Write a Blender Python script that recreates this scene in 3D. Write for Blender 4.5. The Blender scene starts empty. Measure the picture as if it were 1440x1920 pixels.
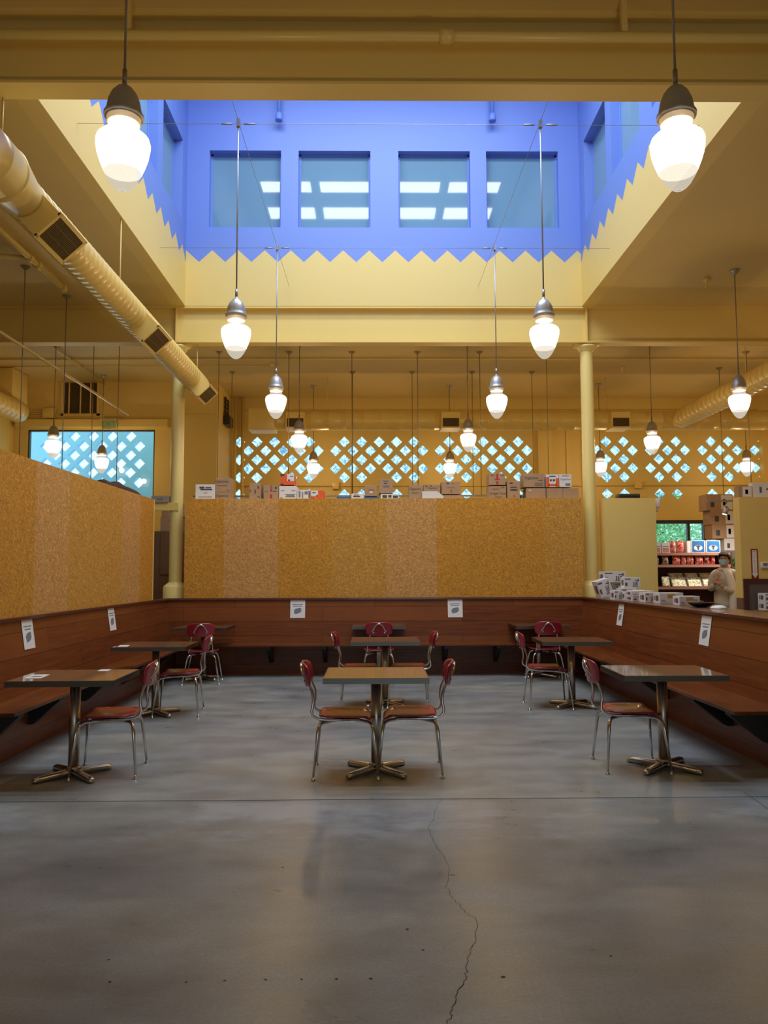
import bpy, bmesh, math, random
from mathutils import Vector, Matrix, Euler
random.seed(7)
D = bpy.data; SC = bpy.context.scene; COL = SC.collection
PI = math.pi
# ---------------------------------------------------------------- camera
cam = D.cameras.new('camera'); camo = D.objects.new('camera', cam); COL.objects.link(camo)
SC.camera = camo
cam.sensor_fit = 'VERTICAL'; cam.sensor_height = 24.0; cam.lens = 24.0*1480/1920
cam.clip_start = 0.05; cam.clip_end = 200
_th, _ps, _ro = math.radians(4.37), math.radians(0.705), math.radians(0.2)
_F = Vector((math.sin(_ps)*math.cos(_th), math.cos(_ps)*math.cos(_th), math.sin(_th)))
_R0 = Vector((math.cos(_ps), -math.sin(_ps), 0)); _U0 = _R0.cross(_F)
_R = _R0*math.cos(_ro) - _U0*math.sin(_ro); _U = _U0*math.cos(_ro) + _R0*math.sin(_ro)
camo.matrix_world = Matrix(((_R.x, _U.x, -_F.x, 0), (_R.y, _U.y, -_F.y, 0), (_R.z, _U.z, -_F.z, 1.52), (0, 0, 0, 1)))
# ---------------------------------------------------------------- world, light, exposure
SC.view_settings.view_transform = 'Standard'; SC.view_settings.look = 'None'
SC.view_settings.gamma = 1.0; SC.view_settings.use_curve_mapping = False
SC.view_settings.exposure = 0.0
W = D.worlds.new('sky'); SC.world = W; W.use_nodes = True
_bg = W.node_tree.nodes['Background']
_bg.inputs[0].default_value = (0.66, 0.88, 1.0, 1); _bg.inputs[1].default_value = 1.75
SC.cycles.max_bounces = 8; SC.cycles.diffuse_bounces = 5; SC.cycles.glossy_bounces = 4
SC.cycles.transparent_max_bounces = 12; SC.cycles.transmission_bounces = 4
SC.cycles.sample_clamp_indirect = 4.0; SC.cycles.caustics_reflective = False; SC.cycles.caustics_refractive = False
try: SC.cycles.denoising_use_gpu = False
except Exception: pass
SKY_RAD = 21.0       # radiance of the overcast sky above the roof glazing
LAMP_W = 42.0       # watts of each pendant bulb
def area(name, x0, x1, y0, y1, z, rad, color):
    l = D.lights.new(name, 'AREA'); l.shape = 'RECTANGLE'; l.size = x1-x0; l.size_y = y1-y0
    l.energy = rad*PI*(x1-x0)*(y1-y0); l.color = color
    o = D.objects.new(name, l); o.location = ((x0+x1)/2, (y0+y1)/2, z); COL.objects.link(o); return o
SKX = [(-2.43, -1.36), (-1.16, 1.44), (1.64, 2.74)]
SKY = [(6.54, 7.12), (7.85, 8.32), (9.4, 10.1)]
for a in SKX:
    for b in SKY:
        area('daylight_through_roof_glazing', a[0], a[1], b[0], b[1], 9.88, SKY_RAD, (0.92, 1.0, 0.98))
# unseen cool fill light added behind the viewer to brighten the floor
_o = area('front_fill_light', -7.0, 9.0, -1.8, 1.8, 2.2, 0.22, (0.72, 0.87, 1.0))
_o.location = (1.0, -5.6, 2.4); _o.rotation_euler = (PI/2, 0, 0)

# ---------------------------------------------------------------- mesh helpers
class MB:
    def __init__(s): s.v = []; s.f = []; s.m = []; s.sm = []
    def add(s, vs, fs, m=0, sm=False, M=None):
        b = len(s.v)
        for p in vs:
            p = Vector(p)
            s.v.append(tuple(M @ p) if M else tuple(p))
        for f in fs:
            s.f.append([b+i for i in f]); s.m.append(m); s.sm.append(sm)
        return s
    def box(s, x0, x1, y0, y1, z0, z1, m=0, M=None):
        vs = [(x, y, z) for z in (z0, z1) for y in (y0, y1) for x in (x0, x1)]
        return s.add(vs, [(0, 2, 3, 1), (4, 5, 7, 6), (0, 1, 5, 4), (2, 6, 7, 3), (0, 4, 6, 2), (1, 3, 7, 5)], m, False, M)
    def rbox(s, x0, x1, y0, y1, z0, z1, r=0.01, m=0, M=None, seg=3):
        # box with rounded vertical edges and small top/bottom chamfer
        def ring(ins, z):
            o = []; rr = max(r-ins*0.6, 0.0005)
            for cx, cy, a0 in ((x1-r, y1-r, 0), (x0+r, y1-r, PI/2), (x0+r, y0+r, PI), (x1-r, y0+r, 1.5*PI)):
                for k in range(seg+1):
                    a = a0+PI/2*k/seg; q = rr
                    o.append((cx+q*math.cos(a), cy+q*math.sin(a), z))
            return o
        c = min(r*0.5, (z1-z0)*0.3)
        rings = [ring(c, z0), ring(0, z0+c), ring(0, z1-c), ring(c, z1)]
        return s.loft(rings, m, True, M, cap=True)
    def loft(s, rings, m=0, sm=True, M=None, cap=False, closed=True):
        n = len(rings[0]); vs = [p for r in rings for p in r]; fs = []
        for i in range(len(rings)-1):
            for k in range(n if closed else n-1):
                k2 = (k+1) % n
                fs.append((i*n+k, i*n+k2, (i+1)*n+k2, (i+1)*n+k))
        b = len(s.v); s.add(vs, fs, m, sm, M)
        if cap:
            s.f.append([b+i for i in range(n)][::-1]); s.m.append(m); s.sm.append(False)
            e = b+(len(rings)-1)*n
            s.f.append([e+i for i in range(n)]); s.m.append(m); s.sm.append(False)
        return s
    def lathe(s, prof, n=20, m=0, M=None, cap=True):
        rings = [[(r*math.cos(2*PI*k/n), r*math.sin(2*PI*k/n), z) for k in range(n)] for r, z in prof]
        return s.loft(rings, m, True, M, cap)
    def tube(s, pts, r, n=8, m=0, M=None, cap=True):
        pts = [Vector(p) for p in pts]; rr = r if isinstance(r, (list, tuple)) else [r]*len(pts)
        rings = []; up = None
        for i, p in enumerate(pts):
            t = (pts[min(i+1, len(pts)-1)]-pts[max(i-1, 0)]).normalized()
            if up is None:
                up = Vector((0, 0, 1)) if abs(t.z) < 0.9 else Vector((1, 0, 0))
            a = t.cross(up)
            if a.length < 1e-4: a = t.orthogonal()
            a.normalize(); b = a.cross(t).normalized(); up = b
            rings.append([tuple(p+a*(rr[i]*math.cos(2*PI*k/n))+b*(rr[i]*math.sin(2*PI*k/n))) for k in range(n)])
        return s.loft(rings, m, True, M, cap)
    def prism(s, poly, axis, a0, a1, m=0, M=None):
        n = len(poly)
        def P(u, v, w): return (w, u, v) if axis == 'x' else ((u, w, v) if axis == 'y' else (u, v, w))
        vs = [P(u, v, a0) for u, v in poly]+[P(u, v, a1) for u, v in poly]
        fs = [tuple(range(n))[::-1], tuple(range(n, 2*n))]+[(k, (k+1) % n, n+(k+1) % n, n+k) for k in range(n)]
        return s.add(vs, fs, m, False, M)
    def obj(s, name, mats, parent=None, loc=None, rot=None, bevel=0):
        me = D.meshes.new(name); me.from_pydata(s.v, [], s.f)
        if not isinstance(mats, (list, tuple)): mats = [mats]
        for x in mats: me.materials.append(x)
        for p, m, q in zip(me.polygons, s.m, s.sm): p.material_index = m; p.use_smooth = q
        bm = bmesh.new(); bm.from_mesh(me); bmesh.ops.recalc_face_normals(bm, faces=bm.faces); bm.to_mesh(me); bm.free()
        o = D.objects.new(name, me); COL.objects.link(o)
        if parent: o.parent = parent
        if loc: o.location = loc
        if rot: o.rotation_euler = rot
        if bevel:
            b = o.modifiers.new('bevel', 'BEVEL'); b.width = bevel; b.segments = 2; b.limit_method = 'ANGLE'
        return o
def arc(pts, n=5, r=0.05):
    """round the inner corners of a polyline"""
    pts = [Vector(p) for p in pts]; out = [pts[0]]
    for i in range(1, len(pts)-1):
        a, b, c = pts[i-1], pts[i], pts[i+1]
        d1 = min(r, (a-b).length*0.45); d2 = min(r, (c-b).length*0.45)
        p = b+(a-b).normalized()*d1; q = b+(c-b).normalized()*d2
        for k in range(n+1):
            t = k/n; out.append((1-t)**2*p+2*t*(1-t)*b+t*t*q)
    out.append(pts[-1]); return out
def tag(o, label, cat, group=None, kind=None):
    o['label'] = label; o['category'] = cat
    if group: o['group'] = group
    if kind: o['kind'] = kind
    return o
def thing(name, label, cat, loc=(0, 0, 0), rz=0, group=None):
    o = D.objects.new(name, None); COL.objects.link(o); o.location = loc; o.rotation_euler = (0, 0, rz); o.empty_display_size = 0.1
    return tag(o, label, cat, group)
def struct(o):
    o['kind'] = 'structure'; return o
def copy_tree(o, parent=None):
    c = o.copy(); COL.objects.link(c)
    if parent: c.parent = parent
    for ch in list(o.children): copy_tree(ch, c)
    return c
def again(proto, loc, rz, label, group=None):
    c = copy_tree(proto); c.location = loc; c.rotation_euler = (0, 0, rz); c['label'] = label
    if group: c['group'] = group
    return c
def text(name, s, size, loc, rot, mat, parent=None, align='CENTER', sx=1.0, depth=0.0006):
    cu = D.curves.new(name, 'FONT'); cu.body = s; cu.size = size; cu.align_x = align; cu.align_y = 'CENTER'; cu.extrude = depth
    t = D.objects.new(name, cu); me = D.meshes.new_from_object(t); D.objects.remove(t)
    me.materials.clear(); me.materials.append(mat)
    o = D.objects.new(name, me); COL.objects.link(o); o.location = loc; o.rotation_euler = rot; o.scale = (sx, 1, 1)
    if parent: o.parent = parent
    return o

# ---------------------------------------------------------------- materials
def srgb(r, g, b):
    f = lambda c: (c/255/12.92) if c/255 <= 0.04045 else ((c/255+0.055)/1.055)**2.4
    return (f(r), f(g), f(b), 1)
def mat(name, col, rough=0.5, metal=0.0, coat=0.0, spec=0.5, emit=None, es=0.0, alpha=1.0):
    m = D.materials.new(name); m.use_nodes = True; b = m.node_tree.nodes['Principled BSDF']
    b.inputs['Base Color'].default_value = col; b.inputs['Roughness'].default_value = rough
    b.inputs['Metallic'].default_value = metal; b.inputs['Coat Weight'].default_value = coat
    b.inputs['Specular IOR Level'].default_value = spec
    if emit: b.inputs['Emission Color'].default_value = emit; b.inputs['Emission Strength'].default_value = es
    return m
class N:
    def __init__(s, m): s.t = m.node_tree; s.n = s.t.nodes; s.l = s.t.links; s.b = s.n.get('Principled BSDF')
    def node(s, typ, **k):
        n = s.n.new(typ)
        for a, v in k.items(): setattr(n, a, v)
        return n
    def link(s, a, b): s.l.new(a, b)
    def val(s, x, sock):
        if hasattr(x, 'is_output'): s.l.new(x, sock)
        else: sock.default_value = x
    def math(s, op, a, b=None, c=None):
        n = s.node('ShaderNodeMath', operation=op); s.val(a, n.inputs[0])
        if b is not None: s.val(b, n.inputs[1])
        if c is not None: s.val(c, n.inputs[2])
        return n.outputs[0]
    def pos(s):
        g = s.node('ShaderNodeNewGeometry'); x = s.node('ShaderNodeSeparateXYZ'); s.link(g.outputs['Position'], x.inputs[0])
        return g.outputs['Position'], x.outputs[0], x.outputs[1], x.outputs[2]
    def obj(s):
        g = s.node('ShaderNodeTexCoord'); x = s.node('ShaderNodeSeparateXYZ'); s.link(g.outputs['Object'], x.inputs[0])
        return g.outputs['Object'], x.outputs[0], x.outputs[1], x.outputs[2]
    def xyz(s, x, y, z):
        n = s.node('ShaderNodeCombineXYZ'); s.val(x, n.inputs[0]); s.val(y, n.inputs[1]); s.val(z, n.inputs[2]); return n.outputs[0]
    def noise(s, vec, scale, detail=3, rough=0.5, dist=0.0):
        n = s.node('ShaderNodeTexNoise'); s.link(vec, n.inputs['Vector']); n.inputs['Scale'].default_value = scale
        n.inputs['Detail'].default_value = detail; n.inputs['Roughness'].default_value = rough; n.inputs['Distortion'].default_value = dist
        return n.outputs[0]
    def ramp(s, fac, stops, interp='LINEAR'):
        n = s.node('ShaderNodeValToRGB'); s.link(fac, n.inputs[0]); e = n.color_ramp.elements; n.color_ramp.interpolation = interp
        while len(e) < len(stops): e.new(0.5)
        for k, (p, c) in enumerate(stops): e[k].position = p; e[k].color = c if len(c) == 4 else (*c, 1)
        return n.outputs[0]
    def mix(s, fac, a, b, blend='MIX'):
        n = s.node('ShaderNodeMix', data_type='RGBA', blend_type=blend); s.val(fac, n.inputs[0])
        s.val(a, n.inputs[6]); s.val(b, n.inputs[7]); return n.outputs[2]
    def bump(s, h, strength=0.2, dist=0.01):
        n = s.node('ShaderNodeBump'); s.link(h, n.inputs['Height']); n.inputs['Strength'].default_value = strength
        n.inputs['Distance'].default_value = dist; s.link(n.outputs[0], s.b.inputs['Normal'])
G = lambda v: (v, v, v, 1)
YEL = srgb(226, 199, 118); BLU = srgb(106, 136, 214)
def paint(name, col, rough=0.55, var=0.06):
    m = mat(name, col, rough); n = N(m); p, x, y, z = n.pos()
    f = n.noise(p, 0.9, 4)
    n.link(n.mix(f, tuple(c*(1-var) for c in col[:3])+(1,), tuple(min(1, c*(1+var)) for c in col[:3])+(1,)), n.b.inputs['Base Color'])
    n.bump(n.noise(p, 60, 2), 0.05, 0.002)
    return m
M_yel = paint('yellow_paint', YEL)
M_col = paint('column_paint_daylight_lift', srgb(238, 218, 142), 0.35)  # yellow lightened to stand in for scattered daylight on the columns
M_yelg = paint('yellow_gloss_paint', YEL, 0.3)
M_ceil = paint('ceiling_paint', srgb(214, 190, 122), 0.6)
def zigzag(name, axis):
    m = mat(name, YEL, 0.5); n = N(m); p, x, y, z = n.pos()
    u = x if axis == 'x' else y
    tri = n.math('PINGPONG', n.math('ADD', u, 2.975), 0.2075)       # 0..0.2075
    edge = n.math('MULTIPLY_ADD', tri, -0.93, 6.625)
    up = n.math('GREATER_THAN', z, edge)
    f = n.noise(p, 0.9, 3)
    c = n.mix(up, YEL, BLU)
    n.link(n.mix(n.math('MULTIPLY', f, 0.12), c, G(0.3)), n.b.inputs['Base Color'])
    return m
M_zx = zigzag('zigzag_paint_x', 'x'); M_zy = zigzag('zigzag_paint_y', 'y')
M_blue = paint('blue_paint', BLU, 0.5)
M_cyan = paint('porch_blue_paint', srgb(160, 222, 255), 0.5)
# concrete
M_floor = mat('polished_concrete', G(0.2), 0.3); n = N(M_floor); p, x, y, z = n.pos()
st = n.xyz(n.math('MULTIPLY', x, 0.6), y, 0.0)
a = n.noise(st, 0.55, 4, 0.5, 0.2); b = n.noise(st, 3.0, 8, 0.62, 0.1); c = n.noise(p, 70, 3, 0.7); d = n.noise(st, 1.1, 3, 0.5)
base = n.ramp(a, [(0.3, (0.185, 0.195, 0.215)), (0.5, (0.245, 0.25, 0.255)), (0.7, (0.30, 0.30, 0.30))])
base = n.mix(0.5, base, n.ramp(d, [(0.35, (0.20, 0.215, 0.25)), (0.5, (0.25, 0.255, 0.26)), (0.65, (0.29, 0.275, 0.25))]))
base = n.mix(1.0, base, n.ramp(b, [(0.3, G(0.76)), (0.5, G(1.0)), (0.7, G(1.26))]), 'MULTIPLY')
base = n.mix(1.0, base, n.ramp(c, [(0.3, G(0.86)), (0.7, G(1.16))]), 'MULTIPLY')
base = n.mix(1.0, base, (0.87, 0.905, 0.915, 1), 'MULTIPLY')
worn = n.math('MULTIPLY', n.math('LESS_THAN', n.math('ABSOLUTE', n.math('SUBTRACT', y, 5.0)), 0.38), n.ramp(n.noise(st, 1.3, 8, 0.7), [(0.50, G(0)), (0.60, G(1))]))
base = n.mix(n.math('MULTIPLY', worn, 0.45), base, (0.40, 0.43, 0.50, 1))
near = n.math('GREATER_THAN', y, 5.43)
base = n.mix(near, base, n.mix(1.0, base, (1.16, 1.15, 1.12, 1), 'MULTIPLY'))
n.link(base, n.b.inputs['Base Color'])
n.link(n.ramp(b, [(0.3, G(0.26)), (0.7, G(0.38))]), n.b.inputs['Roughness'])
n.bump(n.noise(p, 14, 3, 0.5), 0.02, 0.005)
M_dark = mat('dark_gap', G(0.02), 0.8)
# wood panelling, one per orientation
def wood(name, axis, row=0.215, length=2.1, tint=0.84, rough=0.33, voff=0.07):
    m = mat(name, G(0.1), rough); n = N(m); p, x, y, z = n.pos()
    u = {'x': x, 'y': y}[axis]
    br = n.node('ShaderNodeTexBrick'); n.link(n.xyz(u, n.math('ADD', z, voff), 0.0), br.inputs['Vector'])
    br.inputs['Scale'].default_value = 1.0; br.inputs['Brick Width'].default_value = length; br.inputs['Row Height'].default_value = row
    br.inputs['Mortar Size'].default_value = 0.003; br.inputs['Mortar Smooth'].default_value = 0.3; br.offset = 0.37
    br.inputs['Color1'].default_value = G(0.0); br.inputs['Color2'].default_value = G(1.0); br.inputs['Mortar'].default_value = G(0.5)
    g = n.noise(n.xyz(n.math('MULTIPLY', u, 1.2), n.math('MULTIPLY', z, 22), n.math('MULTIPLY', x if axis == 'y' else y, 6)), 1.6, 6, 0.62, 0.6)
    blot = n.noise(p, 1.5, 3)
    c1 = n.ramp(g, [(0.3, (0.13*tint, 0.030*tint, 0.009*tint)), (0.5, (0.20*tint, 0.050*tint, 0.013*tint)), (0.72, (0.31*tint, 0.095*tint, 0.024*tint))])
    c2 = n.mix(n.math('MULTIPLY', br.outputs[0], 0.75), c1, (0.34*tint, 0.105*tint, 0.026*tint, 1))
    c3 = n.mix(n.math('MULTIPLY', blot, 0.45), c2, (0.09*tint, 0.020*tint, 0.008*tint, 1))
    c4 = n.mix(br.outputs['Fac'], c3, (0.03, 0.01, 0.006, 1))
    n.link(c4, n.b.inputs['Base Color']); n.b.inputs['Specular IOR Level'].default_value = 0.35; n.b.inputs['Coat Weight'].default_value = 0.05; n.b.inputs['Coat Roughness'].default_value = 0.25
    n.bump(g, 0.05, 0.002); return m
M_woodx = wood('mahogany_panelling_x', 'x'); M_woody = wood('mahogany_panelling_y', 'y')
M_seatx = wood('bench_seat_wood_x', 'x', 3.0, 3.0, 0.72, 0.28); M_seaty = wood('bench_seat_wood_y', 'y', 3.0, 3.0, 0.72, 0.28)
M_cap = mat('cap_rail_wood', (0.105, 0.032, 0.018, 1), 0.28, coat=0.3)
def cork(name, axis, bands):
    """flake board with broad tonal bands; bands = [(start, colour index)]"""
    m = mat(name, G(0.4), 0.75); n = N(m); p, x, y, z = n.pos(); u = x if axis == 'x' else y
    lo, hi = bands[0][0], bands[-1][0]
    f = n.math('DIVIDE', n.math('SUBTRACT', u, lo), hi-lo)
    T = [srgb(206, 146, 46), srgb(210, 158, 88), srgb(206, 152, 62)]
    bc = n.ramp(f, [((b-lo)/(hi-lo), T[k]) for b, k in bands[:-1]], 'CONSTANT')
    vo = n.node('ShaderNodeTexVoronoi'); vo.inputs['Scale'].default_value = 72; vo.inputs['Randomness'].default_value = 1
    w = n.noise(p, 40, 2, 0.6)
    n.link(n.xyz(n.math('MULTIPLY_ADD', w, 0.05, u), n.math('MULTIPLY_ADD', w, -0.05, z), 0.0), vo.inputs['Vector'])
    sp = n.node('ShaderNodeSeparateColor'); n.link(vo.outputs['Color'], sp.inputs[0])
    fl = n.ramp(sp.outputs[0], [(0.0, G(0.6)), (0.4, G(0.88)), (0.8, G(1.02)), (1.0, G(1.3))])
    c = n.mix(1.0, bc, fl, 'MULTIPLY')
    c = n.mix(n.math('MULTIPLY', n.ramp(n.noise(p, 60, 3), [(0.5, G(0)), (0.7, G(1))]), 0.35), c, srgb(150, 92, 30))
    n.link(c, n.b.inputs['Base Color']); n.bump(sp.outputs[1], 0.15, 0.003); return m
M_corkx = cork('cork_board_x', 'x', [(-2.9, 0), (-2.31, 1), (-1.48, 0), (-0.66, 2), (0.16, 1), (0.95, 0), (2.62, 2), (3.3, 0)])
M_corky = cork('cork_board_y', 'y', [(5.0, 0), (7.35, 1), (8.15, 2), (9.9, 1), (10.65, 0), (11.5, 0)])
M_steel = mat('chrome_tube', (0.62, 0.60, 0.57, 1), 0.16, 1.0)
M_alu = mat('ribbed_aluminium_edge', (0.17, 0.15, 0.125, 1), 0.34, 1.0)
M_ped = mat('brushed_pedestal', (0.50, 0.45, 0.39, 1), 0.30, 1.0)
M_cast = mat('polished_cast_base', (0.60, 0.57, 0.52, 1), 0.25, 1.0)
M_lam = mat('brown_laminate', srgb(150, 118, 92), 0.13, spec=0.6, coat=1.0); n = N(M_lam); p, x, y, z = n.obj()
n.link(n.mix(n.noise(p, 9, 4), srgb(140, 110, 86), srgb(164, 130, 102)), n.b.inputs['Base Color']); n.b.inputs['Coat Roughness'].default_value = 0.06
M_red = mat('maroon_moulded_plastic', srgb(150, 34, 52), 0.22, coat=0.4)
M_lampm = mat('cast_lamp_metal', (0.42, 0.41, 0.40, 1), 0.38, 0.6)
M_rod = mat('bronze_rod', (0.30, 0.24, 0.17, 1), 0.45, 0.4)
M_wire = mat('steel_cable', (0.35, 0.35, 0.40, 1), 0.4, 0.8)
def globe(name, e, tr, col=(1.0, 0.93, 0.80, 1)):
    m = D.materials.new(name); m.use_nodes = True; t = m.node_tree; t.nodes.clear()
    o = t.nodes.new('ShaderNodeOutputMaterial'); mx = t.nodes.new('ShaderNodeMixShader'); tp = t.nodes.new('ShaderNodeBsdfTransparent')
    em = t.nodes.new('ShaderNodeEmission'); em.inputs[0].default_value = col; em.inputs[1].default_value = e
    mx.inputs[0].default_value = 1-tr; t.links.new(tp.outputs[0], mx.inputs[1]); t.links.new(em.outputs[0], mx.inputs[2]); t.links.new(mx.outputs[0], o.inputs[0])
    # ribbed refractor rings
    g = t.nodes.new('ShaderNodeTexCoord'); w = t.nodes.new('ShaderNodeTexWave'); w.bands_direction = 'Z'; w.inputs['Scale'].default_value = 45
    t.links.new(g.outputs['Object'], w.inputs['Vector'])
    r = t.nodes.new('ShaderNodeMapRange'); r.inputs[3].default_value = e*0.85; r.inputs[4].default_value = e*1.1
    t.links.new(w.outputs['Fac'], r.inputs[0]); t.links.new(r.outputs[0], em.inputs[1])
    return m
M_globe = globe('lit_prismatic_glass', 2.6, 0.45); M_neck = globe('clear_glass_neck', 0.75, 0.5); M_tip = globe('ribbed_glass_tip', 0.66, 0.35, (1.0, 0.90, 0.74, 1))
def pane(name, tint, gloss=0.2, rough=0.02):
    m = D.materials.new(name); m.use_nodes = True; t = m.node_tree; t.nodes.clear()
    o = t.nodes.new('ShaderNodeOutputMaterial'); mx = t.nodes.new('ShaderNodeMixShader'); tp = t.nodes.new('ShaderNodeBsdfTransparent'); gl = t.nodes.new('ShaderNodeBsdfGlossy')
    gl.inputs['Roughness'].default_value = rough; tp.inputs[0].default_value = tint; mx.inputs[0].default_value = gloss
    t.links.new(tp.outputs[0], mx.inputs[1]); t.links.new(gl.outputs[0], mx.inputs[2]); t.links.new(mx.outputs[0], o.inputs[0]); return m, tp
M_glass, _ = pane('clear_glass', (0.90, 0.97, 1.0, 1), 0.04)
M_bglass, _tp = pane('frosted_leaf_glass_block', (0.85, 0.95, 0.97, 1), 0.04)
_t = M_bglass.node_tree; _g = _t.nodes.new('ShaderNodeNewGeometry'); _n = _t.nodes.new('ShaderNodeTexNoise'); _n.inputs['Scale'].default_value = 9; _n.inputs['Detail'].default_value = 4; _n.inputs['Distortion'].default_value = 1.6
_r = _t.nodes.new('ShaderNodeValToRGB'); _t.links.new(_g.outputs['Position'], _n.inputs['Vector']); _t.links.new(_n.outputs[0], _r.inputs[0]); _t.links.new(_r.outputs[0], _tp.inputs[0])
_e = _r.color_ramp.elements; _e[0].position = 0.38; _e[0].color = (0.36, 0.54, 0.66, 1); _e[1].position = 0.5; _e[1].color = (0.82, 0.9, 0.86, 1)
M_skwin = mat('tinted_clerestory_glass', (0.16, 0.29, 0.40, 1), 0.035, 0.0, spec=0.45, coat=0.15)
M_skwin.node_tree.nodes['Principled BSDF'].inputs['IOR'].default_value = 1.45
M_white = mat('white_paper', G(0.82), 0.6); M_ink = mat('dark_ink', G(0.06), 0.6); M_greyink = mat('grey_ink', srgb(120, 130, 140), 0.6)
M_card = mat('brown_cardboard', srgb(176, 142, 108), 0.75); n = N(M_card); p, x, y, z = n.pos(); n.link(n.mix(n.noise(p, 8, 4), srgb(160, 128, 98), srgb(186, 152, 116)), n.b.inputs['Base Color'])
M_wcard = mat('white_cardboard', srgb(225, 222, 222), 0.6); M_blu = mat('blue_print', srgb(40, 110, 175), 0.4)
M_or = mat('orange_print', srgb(225, 95, 40), 0.5); M_redt = mat('red_print', srgb(180, 40, 40), 0.5); M_gold = mat('gold_print', srgb(200, 150, 50), 0.5)
M_black = mat('black_plastic', G(0.018), 0.4); M_grey = mat('grey_enamel', srgb(120, 118, 116), 0.5); M_cab = mat('brown_cabinet', srgb(118, 88, 68), 0.55)
M_shelf = mat('pinkish_shelf_edge', srgb(176, 124, 108), 0.5); M_shback = mat('dark_shelf_back', srgb(78, 36, 30), 0.6)
M_grille = mat('grille_dark', srgb(90, 74, 34), 0.6)
M_led = mat('spot_lens', G(0.9), 0.3, emit=(1, 0.95, 0.85, 1), es=4.0)

# ================================================================ STRUCTURE
XL, XR, YB, YF, ZC = -7.9, 9.9, 18.8, -6.0, 5.72
HX0, HX1, HY0, HY1 = -2.975, 3.305, 5.92, 12.2
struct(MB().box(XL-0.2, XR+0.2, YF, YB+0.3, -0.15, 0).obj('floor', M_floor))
b = MB()
b.box(XL-0.2, HX0-0.2, YF, 17.2, ZC, ZC+0.25); b.box(HX1+0.2, XR+0.2, YF, YB+0.2, ZC, ZC+0.25)
b.box(HX0-0.2, HX1+0.2, YF, HY0-0.2, ZC, ZC+0.25); b.box(HX0-0.2, HX1+0.2, HY1+0.2, YB+0.2, ZC, ZC+0.25)
b.box(-3.65, HX0-0.2, 17.2, YB+0.2, ZC, ZC+0.25)
struct(b.obj('ceiling', M_ceil))
# skylight well walls with clerestory openings
WZ0, WZ1, WTOP = 7.0, 8.27, 10.0
def well_wall(name, axis, a0, a1, c0, c1, wins, m):
    b = MB()
    def bx(u0, u1, z0, z1):
        if axis == 'x': b.box(u0, u1, c0, c1, z0, z1)
        else: b.box(c0, c1, u0, u1, z0, z1)
    bx(a0, a1, ZC, WZ0); bx(a0, a1, WZ1, WTOP)
    e = a0
    for w0, w1 in wins: bx(e, w0, WZ0, WZ1); e = w1
    bx(e, a1, WZ0, WZ1)
    return struct(b.obj(name, m))
WX = [(-2.62, -1.48), (-1.20, -0.05), (0.40, 1.55), (1.81, 2.97)]
WY = [(6.40, 7.53), (7.80, 8.94), (9.37, 10.51), (10.77, 11.90)]
well_wall('wall_skylight_back', 'x', HX0-0.2, HX1+0.2, HY1, HY1+0.2, WX, M_zx)
well_wall('wall_skylight_front', 'x', HX0-0.2, HX1+0.2, HY0-0.2, HY0, WX, M_zx)
well_wall('wall_skylight_left', 'y', HY0, HY1, HX0-0.2, HX0, WY, M_zy)
well_wall('wall_skylight_right', 'y', HY0, HY1, HX1, HX1+0.2, WY, M_zy)
k = 1
M_room = mat('attic_room_wall', srgb(90, 120, 150), 0.7)
for w0, w1 in WX:
    for yy in (HY1+0.15, HY0-0.15):
        b = MB().box(w0, w1, yy-0.008, yy+0.008, WZ0, WZ1, 0)
        for (p0, p1, q0, q1) in ((w0, w0+0.03, WZ0, WZ1), (w1-0.03, w1, WZ0, WZ1), (w0, w1, WZ0, WZ0+0.03), (w0, w1, WZ1-0.03, WZ1)): b.box(p0, p1, yy-0.025, yy+0.025, q0, q1, 1)
        struct(b.obj('window_%d' % k, [M_skwin, M_blue])); k += 1
for w0, w1 in WY:
    for xx in (HX0-0.15, HX1+0.15):
        b = MB().box(xx-0.008, xx+0.008, w0, w1, WZ0, WZ1, 0)
        for (p0, p1, q0, q1) in ((w0, w0+0.03, WZ0, WZ1), (w1-0.03, w1, WZ0, WZ1), (w0, w1, WZ0, WZ0+0.03), (w0, w1, WZ1-0.03, WZ1)): b.box(xx-0.025, xx+0.025, p0, p1, q0, q1, 1)
        struct(b.obj('window_%d' % k, [M_skwin, M_blue])); k += 1
# roof of the well: blue grid round the glazed openings
b = MB(); xs = [HX0-0.2]+[v for a in SKX for v in a]+[HX1+0.2]; ys = [HY0-0.2]+[v for a in SKY for v in a]+[HY1+0.2]
for i in range(0, len(xs)-1):
    for j in range(0, len(ys)-1):
        if i % 2 == 1 and j % 2 == 1: continue
        b.box(xs[i], xs[i+1], ys[j], ys[j+1], WTOP, WTOP+0.15)
for x0 in (-1.26, 1.54): b.box(x0-0.07, x0+0.07, HY0, HY1, WTOP-0.22, WTOP)
struct(b.obj('ceiling_skylight', M_blue))
b = MB()
for a in SKX:
    for c in SKY: b.box(a[0], a[1], c[0], c[1], WTOP+0.05, WTOP+0.07)
struct(b.obj('window_%d' % k, mat('milky_roof_glazing', G(0.85), 0.3))); k += 1

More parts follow.
